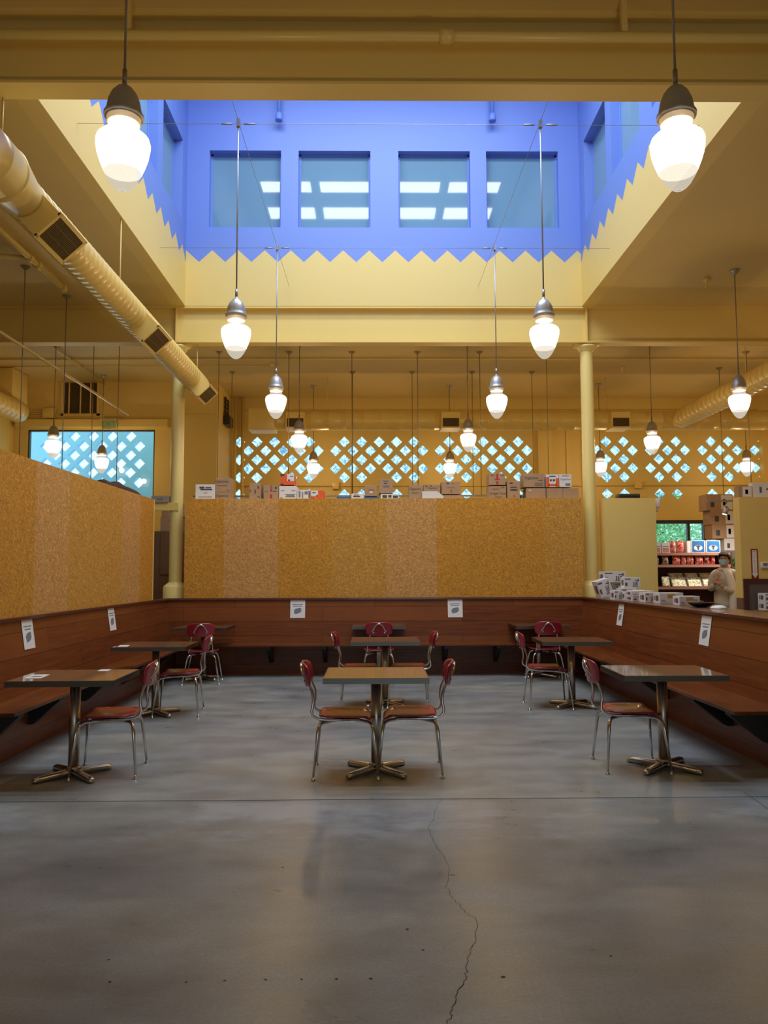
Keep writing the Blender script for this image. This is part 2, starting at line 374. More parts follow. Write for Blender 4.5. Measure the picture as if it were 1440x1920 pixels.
# far wall with diamond glass blocks
def diamonds(cells, y0, y1, h, zr):
    b = MB()
    for x, z in cells: b.prism([(x-h, z), (x, z-h), (x+h, z), (x, z+h)], 'y', y0, y1)
    return b
ZR = [4.65, 4.437, 4.22, 4.005, 3.79, 3.38]
S = 0.4188
cells = []
for n_ in range(17):
    for r in (1, 3): cells.append((-3.02+S*n_, ZR[r]))
    if n_ % 6 != 5:
        cells += [(-3.23+S*n_, ZR[0]), (-3.23+S*n_, ZR[2])]
        if n_ % 6 != 2: cells += [(-3.23+S*n_, ZR[4]), (-3.23+S*n_, ZR[5])]
groups = [[c for c in cells if g0 <= c[0] < g1] for g0, g1 in ((-9, -0.92), (-0.92, 1.58), (1.58, 4.0))]
rc = []
for n_ in range(11):
    for r in (1, 3): rc.append((5.39+0.4238*n_, ZR[r]))
    if n_ % 3 != 2:
        for r in (0, 2, 4, 5): rc.append((5.60+0.4238*n_, ZR[r]))
groups += [[c for c in rc if g0 <= c[0] < g1] for g0, g1 in ((5, 6.55), (6.55, 7.82), (7.82, 12)) ]
groups = [[c for c in g if c[0] < 9.75] for g in groups]
def cut(wall, cutter):
    m = wall.modifiers.new('b', 'BOOLEAN'); m.object = cutter; m.operation = 'DIFFERENCE'; m.solver = 'EXACT'
    dg = bpy.context.evaluated_depsgraph_get(); me = D.meshes.new_from_object(wall.evaluated_get(dg)); wall.modifiers.clear()
    wall.data = me; D.objects.remove(cutter)
wall = struct(MB().box(-3.65, XR+0.2, YB, YB+0.05, 0, ZC).obj('wall_back', M_yel))
cc = diamonds([c for g in groups for c in g], YB-0.1, YB+0.3, 0.135, ZR); cc.box(6.55, 7.95, YB-0.1, YB+0.3, 0.05, 2.74)
cut(wall, cc.obj('c', M_dark))
for g in groups:
    o = diamonds(g, YB+0.004, YB+0.03, 0.142, ZR).obj('window_%d' % k, M_bglass); k += 1; struct(o)
# door-height store window in the far wall
b = MB(); b.box(6.55, 6.62, YB-0.03, YB+0.1, 0.05, 2.74, 0); b.box(7.88, 7.95, YB-0.03, YB+0.1, 0.05, 2.74, 0); b.box(6.62, 7.88, YB-0.03, YB+0.1, 2.66, 2.74, 0); b.box(6.62, 7.88, YB+0.04, YB+0.06, 0.05, 2.66, 1)
b.box(7.95, 8.10, YB-0.06, YB, 0, 2.88, 2); b.box(6.4, 7.95, YB-0.06, YB, 2.74, 2.88, 2); b.box(7.5, 7.56, YB, YB+0.1, 0.05, 2.66, 0)
struct(b.obj('door_1', [mat('dark_door_frame', G(0.03), 0.5), M_glass, M_yelg]))
# entry wall on the left with big glazed opening
VX0, VX1, VZ = -7.58, -4.81, 4.66; VY = 17.2
b = MB(); b.box(XL, VX0, VY, VY+0.15, 0, ZC); b.box(VX1, -3.45, VY, VY+0.15, 0, ZC); b.box(VX0, VX1, VY, VY+0.15, VZ, ZC); b.box(-3.65, -3.45, VY+0.15, YB, 0, ZC)
struct(b.obj('wall_entry', M_yel))
b = MB(); b.box(VX0, VX1, VY+0.06, VY+0.07, 0, VZ, 1)
for q in ((VX0, VX0+0.03, 0, VZ), (VX1-0.03, VX1, 0, VZ), (VX0, VX1, VZ-0.03, VZ)): b.box(q[0], q[1], VY+0.02, VY+0.11, q[2], q[3], 0)
struct(b.obj('door_2', [mat('bronze_frame', srgb(80, 70, 50), 0.4, 0.5), M_glass]))
scr = struct(MB().box(-11.5, -3.7, 19.4, 19.55, 0, 5.15).obj('wall_porch', M_cyan))
pc = []
kk = 1480/19.4
for r, y0 in ((0, 815), (1, 834), (2, 851), (3, 867), (4, 884), (5, 903)):
    for n_ in range(-1, 7):
        xx = (137 if r % 2 == 0 else 119) + 35.0*n_
        if xx < 70 or xx > 272: continue
        pc.append(((xx-702)/kk, 1.52+(1073-y0)/kk))
cut(scr, diamonds(pc, 19.2, 19.7, 0.148, 0).obj('c', M_dark))
# left / right / behind
struct(MB().box(XL-0.2, XL, YF, 17.35, 0, ZC).obj('wall_left', M_yel))
struct(MB().box(XR, XR+0.2, YF, YB+0.2, 0, ZC).obj('wall_right', M_yel))
struct(MB().box(XL, XR, YF-0.2, YF, 2.4, ZC).box(XL, -1.0, YF-0.2, YF, 0, 2.4).box(2.6, XR, YF-0.2, YF, 0, 2.4).obj('wall_front', M_yel))
# I-beams
def ibeam(name, yc, z0=5.135, z1=5.72, w=0.21):
    b = MB(); b.box(XL, XR, yc-w/2, yc+w/2, z0, z0+0.022); b.box(XL, XR, yc-w/2, yc+w/2, z1-0.03, z1); b.box(XL, XR, yc-0.012, yc+0.012, z0+0.022, z1-0.03)
    for x in (-3.12, 3.38): b.box(x-0.008, x+0.008, yc-w/2+0.01, yc+w/2-0.01, z0+0.022, z1-0.03)
    return struct(b.obj(name, M_yel))
ibeam('trim_1', 5.705); ibeam('trim_2', 12.31)
# wall pilasters / header trims
b = MB(); b.box(3.93, 4.27, YB-0.1, YB, 0, 4.9); b.box(4.62, 4.68, YB-0.05, YB, 0, 4.9); b.box(4.98, 5.02, YB-0.05, YB, 0, 4.9); struct(b.obj('trim_3', M_yel))
struct(MB().box(9.3, 9.55, YB-0.2, YB, 0, ZC).obj('trim_4', M_yel))
struct(MB().box(-7.8, -4.5, VY-0.16, VY, 4.70, 4.86).box(-7.8, -3.45, VY-0.03, VY, 4.94, 4.98).obj('trim_5', M_yelg))
struct(MB().box(-3.45, XR, YB-0.03, YB, 5.38, 5.41).obj('trim_6', M_yel))

# cork faced partitions
struct(MB().box(-2.89, 3.18, 12.05, 12.09, 1.13, 2.65, 0).box(-2.89, 3.18, 12.09, 12.75, 0, 2.64, 1).obj('wall_cork_back', [M_corkx, M_yel]))
struct(MB().box(-3.19, -3.15, 5.0, 11.27, 1.12, 2.57, 0).box(-3.40, -3.19, 5.0, 11.27, 0, 2.565, 1).box(-3.40, -3.145, 11.27, 11.31, 1.12, 2.57, 1).obj('wall_cork_left', [M_corky, M_yel]))
struct(MB().box(3.60, 4.42, 12.30, 12.55, 0, 2.67).obj('wall_store_left', M_yel))
struct(MB().box(5.74, 9.0, 12.30, 12.52, 1.10, 2.68, 0).box(5.74, 9.0, 12.30, 12.52, 0, 1.10, 1).obj('wall_store_right', [M_yel, M_cab]))
struct(MB().box(-3.5, -3.05, 12.26, 12.36, 2.49, 2.61).obj('trim_7', M_yelg))
# joints in the slab
def ribbon(name, pts, w, z=0.0012):
    b = MB(); vs = []; fs = []
    for i, (x, y) in enumerate(pts):
        a = pts[max(i-1, 0)]; c = pts[min(i+1, len(pts)-1)]; d = Vector((c[0]-a[0], c[1]-a[1], 0)).normalized(); nn = Vector((-d.y, d.x, 0))
        ww = (w[i] if isinstance(w, list) else w)/2
        vs += [(x+nn.x*ww, y+nn.y*ww, z), (x-nn.x*ww, y-nn.y*ww, z)]
    for i in range(len(pts)-1): fs.append((2*i, 2*i+1, 2*i+3, 2*i+2))
    b.add(vs, fs); return struct(b.obj(name, M_dark))
ribbon('trim_8', [(x*0.5, 5.43) for x in range(-12, 13)], 0.007)
def crackpt(x, y):
    k_ = (y-1073)/1.52; return ((x-702)/k_, 1480/k_)
def jitter(pts, n_=7, a_=0.008):
    o = []
    for (p0, p1) in zip(pts, pts[1:]):
        for i in range(n_): t = i/n_; o.append((p0[0]*(1-t)+p1[0]*t+random.uniform(-a_, a_), p0[1]*(1-t)+p1[1]*t+random.uniform(-a_, a_)))
    return o+[pts[-1]]
cr = [crackpt(*q) for q in ((824, 1486), (812, 1510), (800, 1540), (812, 1570), (836, 1603), (832, 1645), (846, 1665), (862, 1685), (884, 1700), (886, 1735), (868, 1770), (866, 1800), (846, 1835), (838, 1865), (828, 1880), (842, 1920), (838, 1990))]
cr = jitter(cr); ribbon('floor_crack', cr, [0.0015+0.003*random.random()*(i/len(cr)) for i in range(len(cr))])
ribbon('floor_crack', [crackpt(*q) for q in ((1380, 1478), (1440, 1520))], 0.004)

def chip(px, py, r_):
    x_, y_ = crackpt(px, py); b = MB(); m_ = 9
    b.add([(x_+r_*random.uniform(0.5, 1.2)*math.cos(2*PI*k_/m_), y_+0.8*r_*random.uniform(0.5, 1.2)*math.sin(2*PI*k_/m_), 0.001) for k_ in range(m_)], [tuple(range(m_))]); struct(b.obj('floor_chip', M_dark))
for q in ((431, 1803, .006), (504, 1802, .008), (569, 1802, .007), (631, 1802, .007), (694, 1802, .009), (932, 1801, .011), (760, 1717, .009), (788, 1753, .007), (690, 1887, .016), (917, 1885, .010), (223, 1765, .006), (226, 1803, .008), (362, 1805, .006), (1128, 1767, .007), (534, 1607, .010)): chip(*q)

# ================================================================ PENDANT LAMPS
def pendant(label, x, y, top, zb=3.62, canopy=True):
    t = thing('pendant_lamp', label, 'pendant lamp', (x, y, zb), 0, 'acorn glass pendant lamps')
    MB().lathe([(0.004, 0.0), (0.025, 0.004), (0.046, 0.018), (0.066, 0.04), (0.086, 0.072), (0.102, 0.105)], 24, cap=False).obj('glass_tip', M_tip, t)
    MB().lathe([(0.102, 0.105), (0.122, 0.155), (0.138, 0.205), (0.146, 0.25), (0.147, 0.275), (0.140, 0.30), (0.122, 0.318)], 24, cap=False).obj('glass_globe', M_globe, t)
    MB().lathe([(0.122, 0.318), (0.098, 0.332), (0.086, 0.345), (0.081, 0.36), (0.084, 0.385)], 24, cap=False).obj('glass_neck', M_neck, t)
    c = MB(); c.lathe([(0.078, 0.383), (0.090, 0.386), (0.092, 0.415), (0.106, 0.42), (0.108, 0.438), (0.097, 0.45), (0.093, 0.475), (0.086, 0.515), (0.068, 0.56), (0.042, 0.592), (0.016, 0.605), (0.012, 0.63)], 24)
    for q in range(8):
        a_ = 2*PI*q/8; c.tube([(0.092*math.cos(a_), 0.092*math.sin(a_), 0.44), (0.086*math.cos(a_), 0.086*math.sin(a_), 0.50), (0.067*math.cos(a_), 0.067*math.sin(a_), 0.552), (0.038*math.cos(a_), 0.038*math.sin(a_), 0.588)], 0.004, 5)
    c.obj('socket_cap', M_lampm, t)
    MB().lathe([(0.0135, 0.625), (0.0135, 0.70)], 10).tube([(0, 0, 0.69), (0, 0, top-zb-0.001)], 0.0075, 8).obj('rod', M_wire if not canopy else M_rod, t)
    if canopy: MB().lathe([(0.012, top-zb-0.075), (0.03, top-zb-0.06), (0.06, top-zb-0.02), (0.065, top-zb-0.001)], 16).obj('ceiling_canopy', M_lampm, t)
    l = D.lights.new('bulb_light', 'POINT'); l.energy = LAMP_W; l.color = (1.0, 0.67, 0.33); l.shadow_soft_size = 0.055
    lo = D.objects.new('bulb_light', l); COL.objects.link(lo); lo.parent = t; lo.location = (0, 0, 0.24)
    return t
CZ = 6.03
pendant('large near pendant lamp at left, in front of the yellow beam', -1.385, 4.22, ZC)
pendant('large near pendant lamp at right, in front of the yellow beam', 1.69, 4.20, ZC)
pendant('left front pendant lamp of the four hung from the skylight cables', -1.36, 7.65, CZ, canopy=False)
pendant('right front pendant lamp of the four hung from the skylight cables', 1.69, 7.65, CZ, canopy=False)
pendant('left rear pendant lamp of the four hung from the skylight cables', -1.345, 10.7, CZ, canopy=False)
pendant('right rear pendant lamp of the four hung from the skylight cables', 1.69, 10.7, CZ, canopy=False)
pendant('pendant lamp just under the left duct grille, before the left diamond window', -1.36, 14.2, ZC, zb=3.68)
pendant('pendant lamp before the right part of the central diamond windows', 1.70, 14.1, ZC, zb=3.68)
pendant('small far pendant lamp low in front of the left diamond window, above the white boxes', -1.36, 17.55, ZC)
pendant('small far pendant lamp by the far wall, below the grille of the middle duct outlet', 1.70, 17.55, ZC)
pendant('pendant lamp in front of the blue entry glazing, its left one', -5.88, 14.4, ZC)
pendant('pendant lamp in front of the blue entry glazing, just below the exit sign', -5.75, 16.6, ZC)
pendant('pendant lamp at the far right, hanging in front of the branch duct', 5.05, 10.7, ZC)
pendant('pendant lamp right of the right column, over the store', 5.02, 14.05, ZC)
pendant('small far pendant lamp seen directly beside the right column', 5.04, 17.4, ZC)
pendant('small far pendant lamp at the far right, above the stacked store boxes', 8.32, 17.4, ZC)
pendant('pendant lamp over the store, right of the view behind the grey door panel', 8.32, 14.05, ZC)
pendant('pendant lamp over the counter at the right, in line with the rear skylight lamps', 8.32, 10.7, ZC)
# cables of the well
def cable(label, p0, p1):
    o = MB().tube([p0, p1], 0.0026, 6).obj('steel_cable', M_wire); tag(o, label, 'cable', 'cables across the skylight'); return o
cable('thin steel cable crossing the skylight at its front, holding the front lamps', (HX0, 7.65, CZ), (HX1, 7.65, CZ))
cable('thin steel cable crossing the skylight near its back wall, holding the rear lamps', (HX0, 10.7, CZ), (HX1, 10.7, CZ))
cable('thin steel cable running back along the left side of the skylight to the back wall', (-1.36, HY0, CZ+.012), (-1.34, HY1, CZ+0.012))
cable('thin steel cable running back along the right side of the skylight to the back wall', (1.69, HY0, CZ+.012), (1.66, HY1, CZ+0.012))
for i, (x, y) in enumerate(((-1.36, 7.65), (1.69, 7.65), (-1.345, 10.7), (1.69, 10.7))):
    b = MB(); b.tube([(x-0.17, y, CZ), (x-0.06, y, CZ)], 0.009, 8).tube([(x+0.06, y, CZ), (x+0.17, y, CZ)], 0.009, 8).box(x-0.02, x+0.02, y-0.02, y+0.02, CZ-0.03, CZ+0.05)
    tag(b.obj('cable_turnbuckle', M_wire), 'steel turnbuckle clamp where the cables cross above the %s skylight lamp' % ['left front', 'right front', 'left rear', 'right rear'][i], 'cable clamp', 'cable clamps in the skylight')
for x in (-1.5, 1.9):
    b = MB().tube([(x, 12.05, 9.99), (x, 12.05, 8.78)], 0.03, 10).lathe([(0.055, 0), (0.06, 0.03), (0.055, 0.1), (0.03, 0.14)], 12, M=Matrix.Translation((x, 12.05, 8.68)))
    tag(b.obj('roof_pipe', M_blue), 'blue painted pipe end hanging down the skylight back wall, %s one' % ('left' if x < 0 else 'right'), 'pipe', 'blue pipe ends')

# ================================================================ COLUMNS
def column(label, x, y):
    t = thing('support_column', label, 'column', (x, y, 0), 0, 'round yellow columns')
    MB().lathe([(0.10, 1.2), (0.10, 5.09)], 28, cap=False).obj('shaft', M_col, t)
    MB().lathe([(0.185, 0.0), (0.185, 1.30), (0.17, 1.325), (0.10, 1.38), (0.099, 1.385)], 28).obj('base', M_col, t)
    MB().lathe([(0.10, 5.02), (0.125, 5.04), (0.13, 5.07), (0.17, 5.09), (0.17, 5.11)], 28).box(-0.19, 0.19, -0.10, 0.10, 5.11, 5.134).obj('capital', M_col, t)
column('round yellow steel column behind the left end of the back bench', -3.10, 12.37)
column('round yellow steel column behind the right end of the back bench', 3.40, 12.37)

# ================================================================ DUCTS
def spiral(b, p0, p1, r, pitch=0.12):
    p0, p1 = Vector(p0), Vector(p1); L = (p1-p0).length; n_ = max(2, int(L/pitch)); prof = []
    for i in range(n_): z = L*i/n_; prof += [(r, z+0.006), (r+0.003, z+0.009), (r+0.003, z+0.014), (r, z+0.018)]
    prof = [(r, 0)]+prof+[(r, L)]
    q = (p1-p0).normalized().to_track_quat('Z', 'Y').to_matrix().to_4x4(); q.translation = p0
    return b.lathe(prof, 32, M=q, cap=True)
DX, DZ = -2.82, 4.53
t = thing('air_duct', 'long yellow spiral duct running back along the left side under the skylight edge', 'duct', (DX, 2.0, DZ))
P = lambda x, y, z: (x-DX, y-2.0, z-DZ)
b = MB(); spiral(b, P(DX, 2.0, DZ), P(DX, 5.75, DZ), 0.225, 0.25); b.obj('wide_pipe', M_yelg, t)
q = Matrix.Rotation(-PI/2, 4, 'X'); q.translation = P(DX, 5.75, DZ)
MB().lathe([(0.225, 0), (0.232, 0.02), (0.225, 0.04), (0.172, 0.36), (0.172, 0.40)], 32, M=q).obj('reducer', M_yelg, t)
b = MB(); spiral(b, P(DX, 6.1, DZ), P(DX, 12.62, DZ), 0.168); b.obj('spiral_pipe', M_yelg, t)
ang = math.radians(43.2)   # outlets face down towards the seats
for y0 in (6.14, 9.02, 11.92):
    Mx = Matrix.Rotation(-ang, 4, 'Y'); Mx = Matrix.Translation(P(DX, y0, DZ)) @ Matrix.Rotation(-ang, 4, 'Y')
    # local frame: -Z points down towards the room centre
    w_, h_, L_ = 0.135, 0.315, 0.55
    bt = MB().box(-w_, w_, 0, L_, -h_, -0.02, M=Mx).obj('outlet_boot', M_yelg, t)
    g_ = MB()
    for q_ in ((-w_-0.012, -w_+0.022, -0.012, L_+0.012), (w_-0.022, w_+0.012, -0.012, L_+0.012)): g_.box(q_[0], q_[1], q_[2], q_[3], -h_-0.014, -h_, 0, Mx)
    g_.box(-w_, w_, -0.012, 0.025, -h_-0.014, -h_, 0, Mx); g_.box(-w_, w_, L_-0.025, L_+0.012, -h_-0.014, -h_, 0, Mx)
    g_.box(-w_+0.02, w_-0.02, 0.02, L_-0.02, -h_-0.003, -h_, 1, Mx)
    for s_ in range(22): yy = 0.03+s_*(L_-0.06)/21; g_.box(-w_+0.02, w_-0.02, yy, yy+0.004, -h_-0.009, -h_-0.003, 2, Mx)
    for s_ in (1, 2): g_.box(-w_+s_*2*w_/3-0.002, -w_+s_*2*w_/3+0.002, 0.02, L_-0.02, -h_-0.011, -h_-0.003, 2, Mx)
    g_.obj('outlet_grille', [M_yelg, M_grille, mat('grille_slat', srgb(120, 98, 48), 0.5)], bt)
for a_, c_ in ((P(-3.0, 9.13, DZ+0.03), P(-3.0, 9.13, ZC)), (P(-2.8, 12.33, DZ+0.16), P(-2.8, 12.33, 5.135)), (P(DX, 5.79, DZ+0.19), P(DX, 5.79, 5.135))): MB().tube([a_, c_], 0.008, 6).obj('hanger_rod', M_yelg, t)
# far ducts
t = thing('air_duct', 'horizontal yellow duct along the far wall above the diamond windows', 'duct', (3.0, 16.75, 4.77))
b = MB(); spiral(b, (-5.1, 0, 0), (6.9, 0, 0), 0.21, 0.37); b.obj('spiral_pipe', M_yelg, t)
MB().rbox(-5.66, -5.1, -0.25, 0.25, -0.24, 0.22, 0.02).obj('end_box', M_yelg, t)
for gx in (-4.65, -1.39, 2.19):
    bt = MB().box(gx-0.20, gx+0.20, -0.42, 0.05, -0.24, 0.10).obj('outlet_boot', M_yelg, t)
    g_ = MB().box(gx-0.17, gx+0.17, -0.425, -0.42, -0.21, -0.03, 0)
    for s_ in range(9): g_.box(gx-0.165+s_*0.041, gx-0.159+s_*0.041, -0.43, -0.424, -0.21, -0.03, 1)
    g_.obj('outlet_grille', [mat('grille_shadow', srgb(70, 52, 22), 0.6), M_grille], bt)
for x in (-4, -1, 2, 5): MB().tube([(x, 0, 0.2), (x, 0, 0.95)], 0.006, 6).obj('hanger_rod', M_yelg, t)
t = thing('air_duct', 'yellow branch duct on the right running from the far duct towards the viewer', 'duct', (6.55, 16.6, 4.77))
b = MB(); spiral(b, (0, 0, 0), (0, -8.0, 0), 0.205, 0.2); b.obj('spiral_pipe', M_yelg, t)
MB().tube([(0, -3, 0.2), (0, -3, 0.95)], 0.006, 6).obj('hanger_rod', M_yelg, t)
t = thing('air_duct', 'short yellow duct end beside the bulky box at the far left', 'duct', (-7.35, 14.2, 4.85))
b = MB(); spiral(b, (0, 0, 0), (0, 2.0, 0), 0.22, 0.2); b.obj('spiral_pipe', M_yelg, t)
tag(MB().rbox(-7.88, -7.35, 15.9, 16.6, 5.05, 5.71, 0.02).obj('plenum_box', M_yel), 'yellow plenum box under the ceiling at the far left corner', 'duct box')

# ================================================================ PIPES AND CONDUITS
def pipe(name, label, pts, r, m=M_yelg, couplings=(), cat='pipe', group='yellow ceiling pipes'):
    b = MB().tube(pts, r, 10)
    for (x, y, z, ax) in couplings:
        d = {'x': Vector((1, 0, 0)), 'y': Vector((0, 1, 0))}[ax]; c = Vector((x, y, z)); b.tube([c-d*r*1.3, c+d*r*1.3], r*1.35, 12)
    return tag(b.obj(name, m), label, cat, group)
pipe('sprinkler_pipe', 'thick yellow pipe crossing overhead in front of the near beam', [(-7.8, 5.48, 5.42), (9.8, 5.48, 5.42)], 0.040, couplings=[(0.54, 5.48, 5.42, 'x')])
b = MB()
for x in (-1.78, 1.84): b.box(x-0.022, x+0.022, 5.46, 5.50, 5.455, ZC)
tag(b.obj('pipe_hanger', M_yelg), 'yellow hanger straps holding the near overhead pipe', 'pipe hanger')
pipe('sprinkler_pipe', 'thick yellow pipe along the left ceiling ending in a capped fitting', [(-4.5, 8.6, 5.64), (-4.5, 11.25, 5.64)], 0.042, couplings=[(-4.5, 10.1, 5.64, 'y'), (-4.5, 10.35, 5.64, 'y'), (-4.5, 11.2, 5.64, 'y')])
pipe('sprinkler_pipe', 'yellow branch pipe slanting off to the left at the ceiling', [(-4.55, 10.1, 5.64), (-5.6, 9.9, 5.64)], 0.03)
pipe('track_rail', 'long pale light rail hung along the left side room', [(-4.7, 9.3, 4.55), (-4.7, 15.0, 4.55)], 0.022, M_yelg, cat='light rail', group=None)
pipe('conduit', 'thin yellow conduit on the ceiling left of the entry', [(-5.9, 12.6, 5.66), (-5.9, 17.1, 5.66)], 0.02)
pipe('conduit', 'thin yellow conduit on the ceiling just behind the back beam', [(-7.8, 15.2, 5.69), (9.8, 15.2, 5.69)], 0.016)
pipe('conduit', 'thin yellow conduit on the ceiling left of the rods', [(-7.8, 15.75, 5.69), (-1.9, 15.75, 5.69)], 0.010)
pipe('conduit', 'thin conduit along the far wall between the rows of diamond glass', [(-3.2, 18.76, 3.58), (9.2, 18.76, 3.58)], 0.014)
pipe('conduit', 'pair of vertical pipes in the far left corner beside the diamond windows', [(-3.30, 18.6, 0.0), (-3.30, 18.6, 5.7)], 0.028)
pipe('conduit', 'pale vertical pipe just right of the corner pipe', [(-3.14, 18.70, 0.0), (-3.14, 18.70, 5.7)], 0.04)
for x, lab in ((-0.92, 'under the central'), (6.32, 'over the store')):
    tag(MB().rbox(x-0.08, x+0.08, 18.68, 18.79, 3.50, 3.68, 0.01).obj('junction_box', M_yelg), 'small yellow junction box on the conduit %s diamond windows' % lab, 'junction box', 'junction boxes')
t = thing('switchboard', 'dark switch boxes with a ladder rack high in the far left corner', 'electrical box', (-3.43, 18.0, 5.0))
MB().box(0, 0.12, -0.15, 0.35, -0.10, 0.12).obj('switch_box', M_black, t)
b = MB().box(0, 0.03, -0.1, -0.06, 0.12, 0.55).box(0, 0.03, 0.26, 0.30, 0.12, 0.55)
for z in (0.2, 0.3, 0.4, 0.5): b.box(0, 0.03, -0.1, 0.3, z, z+0.03)
b.obj('ladder_rack', mat('dark_brown_metal', srgb(60, 38, 26), 0.5), t)
t = thing('wall_vent', 'dark louvre vent with vertical bars above the entry glazing', 'vent', (-6.44, VY, 5.37))
MB().box(-0.37, 0.37, -0.02, -0.002, -0.36, 0.33).obj('opening', mat('vent_dark', srgb(70, 52, 30), 0.7), t)
b = MB().box(-0.42, -0.36, -0.05, 0, -0.41, 0.34).box(0.36, 0.42, -0.05, 0, -0.41, 0.34).box(-0.42, 0.42, -0.05, 0, -0.42, -0.36)
for x in (-0.25, 0.0, 0.22): b.box(x-0.012, x+0.012, -0.045, -0.02, -0.36, 0.33)
b.obj('frame', M_yelg, t)
t = thing('electrical_box', 'yellow electrical box with three conduits left of the vent', 'electrical box', (-7.1, VY, 5.02))
MB().rbox(-0.13, 0.13, -0.12, 0, -0.12, 0.10, 0.01).obj('housing', M_yelg, t)
for i in range(3): MB().tube([(-0.13, -0.05, 0.04-0.05*i), (-0.72, -0.05, 0.04-0.05*i)], 0.014, 6).obj('conduit', M_yelg, t)
# exit sign
t = thing('exit_sign', 'small exit sign with green letters hanging over the blue entry glazing', 'exit sign', (-5.72, 16.9, 4.72))
MB().rbox(-0.145, 0.145, -0.02, 0.02, -0.10, 0.11, 0.008).obj('panel', mat('sign_face', srgb(205, 205, 160), 0.5), t)
text('lettering', 'EXIT', 0.155, (0, -0.0215, 0.0), (PI/2, 0, 0), mat('exit_green', srgb(40, 150, 50), 0.5, emit=srgb(40, 150, 50), es=0.15), t, sx=0.95)
MB().box(-0.2, 0.2, -0.03, 0.25, 0.11, 0.125).obj('mounting_arm', M_yelg, t)
# sprinkler heads
for (x, y, lab) in ((4.78, 11.0, 'on the right near the hanging lamp'), (5.1, 15.9, 'right of the column'), (-2.05, 15.6, 'left, above the boxes')):
    b = MB().lathe([(0.012, -0.14), (0.02, -0.13), (0.012, -0.12), (0.015, -0.06), (0.045, -0.05), (0.05, 0.0)], 14, M=Matrix.Translation((x, y, ZC)))
    tag(b.obj('fire_sprinkler', M_yelg), 'small ceiling sprinkler head '+lab, 'sprinkler', 'ceiling sprinkler heads')
# hanging rods that carry the light tracks over the store
def hrod(x, y, zb, lab, top=ZC):
    b = MB().tube([(x, y, zb), (x, y, top)], 0.0068, 8); b.lathe([(0.012, -0.05), (0.06, -0.012), (0.065, 0)], 14, M=Matrix.Translation((x, y, top)))
    return tag(b.obj('hanging_rod', M_rod), lab, 'hanging rod', 'ceiling rods holding the light tracks')
od = ['leftmost', 'second from left', 'third from left', 'fourth from left', 'fifth from left', 'rightmost']
for i, x in enumerate((-2.95, -1.62, -0.42, 0.83, 2.02, 3.3)): hrod(x, 14.8, 2.97, 'thin dark ceiling rod over the boxes, %s of the nearer row' % od[i])
for i, x in enumerate((-2.97, -0.45, 0.80, 2.06, 3.32)): hrod(x, 16.3, 3.1, 'thin dark ceiling rod over the boxes, %s of the farther row' % ['leftmost', 'second from left', 'middle', 'second from right', 'rightmost'][i])
hrod(7.15, 16.0, 2.9, 'thin dark ceiling rod over the store, left of the far right lamp')
hrod(7.15, 14.8, 2.72, 'thin dark ceiling rod at the far right over the store')
for i, (x, y) in enumerate(((-4.78, 10.6), (-4.66, 11.75), (-4.75, 13.2), (-4.32, 13.2))):
    hrod(x, y, 2.3, 'thin rod in the left side room, %s of four before the glazing' % ['leftmost', 'second from left', 'third from left', 'rightmost'][i])
def track(label, x0, x1, y, z, heads):
    t = thing('light_track', label, 'light track', (x0, y, z))
    MB().box(0, x1-x0, -0.018, 0.018, -0.015, 0.015).obj('rail', M_wire, t)
    for hx in heads:
        sp = MB().tube([(hx-x0, 0, -0.015), (hx-x0-0.03, 0, -0.08), (hx-x0-0.05, 0, -0.12)], 0.008, 6).lathe([(0.035, -0.08), (0.045, -0.05), (0.045, 0.03), (0.02, 0.06)], 14, M=Matrix.Translation((hx-x0-0.02, 0, -0.15)) @ Matrix.Rotation(0.35, 4, 'Y')).obj('spot_head', M_wire, t)
        l_ = D.lights.new('spot_light', 'SPOT'); l_.energy = 40; l_.spot_size = 2.6; l_.spot_blend = 0.7; l_.color = (1, 0.92, 0.8); l_.shadow_soft_size = 0.03
        lo_ = D.objects.new('spot_light', l_); COL.objects.link(lo_); lo_.parent = sp; lo_.location = (hx-x0-0.03, 0, -0.25); lo_.rotation_euler = (0.35, 0, 0)
        MB().lathe([(0.036, -0.082), (0.036, -0.078)], 14, M=Matrix.Translation((hx-x0-0.02, 0, -0.15)) @ Matrix.Rotation(0.35, 4, 'Y')).obj('lens', M_led, sp)
track('thin light track over the boxes behind the back cork wall', -3.4, 3.6, 14.8, 2.955, ())
track('silver light track with two lit spotlights in the store opening', 5.62, 7.2, 13.2, 2.70, (5.95, 6.42))

# ================================================================ BENCHES
ZS = 0.475; CAPZ = 1.14
def bracket_mb(b, M_): b.prism([(0, ZS-0.03), (0.33, ZS-0.03), (0.33, ZS-0.07), (0.05, ZS-0.27), (0, ZS-0.27)], 'x', -0.05, 0.05, M=M_)
def lean_prism(b, pts, axis, a0, a1, m=0): b.prism(pts, axis, a0, a1, m)
t = thing('banquette_bench', 'long mahogany bench along the back wall beneath the cork panels', 'bench', (0, 12.05, 0))
MB().prism([(-0.10, ZS), (-0.02, CAPZ-0.03), (0.03, CAPZ-0.03), (0.03, ZS-0.04)], 'x', -3.17, 3.21).obj('backrest', M_woodx, t)
MB().box(-2.72, 2.70, -0.46, -0.08, ZS-0.028, ZS).obj('seat', M_seatx, t, bevel=0.004)
MB().box(-3.0, 3.05, 0.0, 0.038, 0.0, ZS-0.03).obj('kick_panel', M_woodx, t)
MB().box(-3.17, 3.22, -0.045, 0.05, CAPZ-0.032, CAPZ).obj('cap_rail', M_cap, t, bevel=0.004)
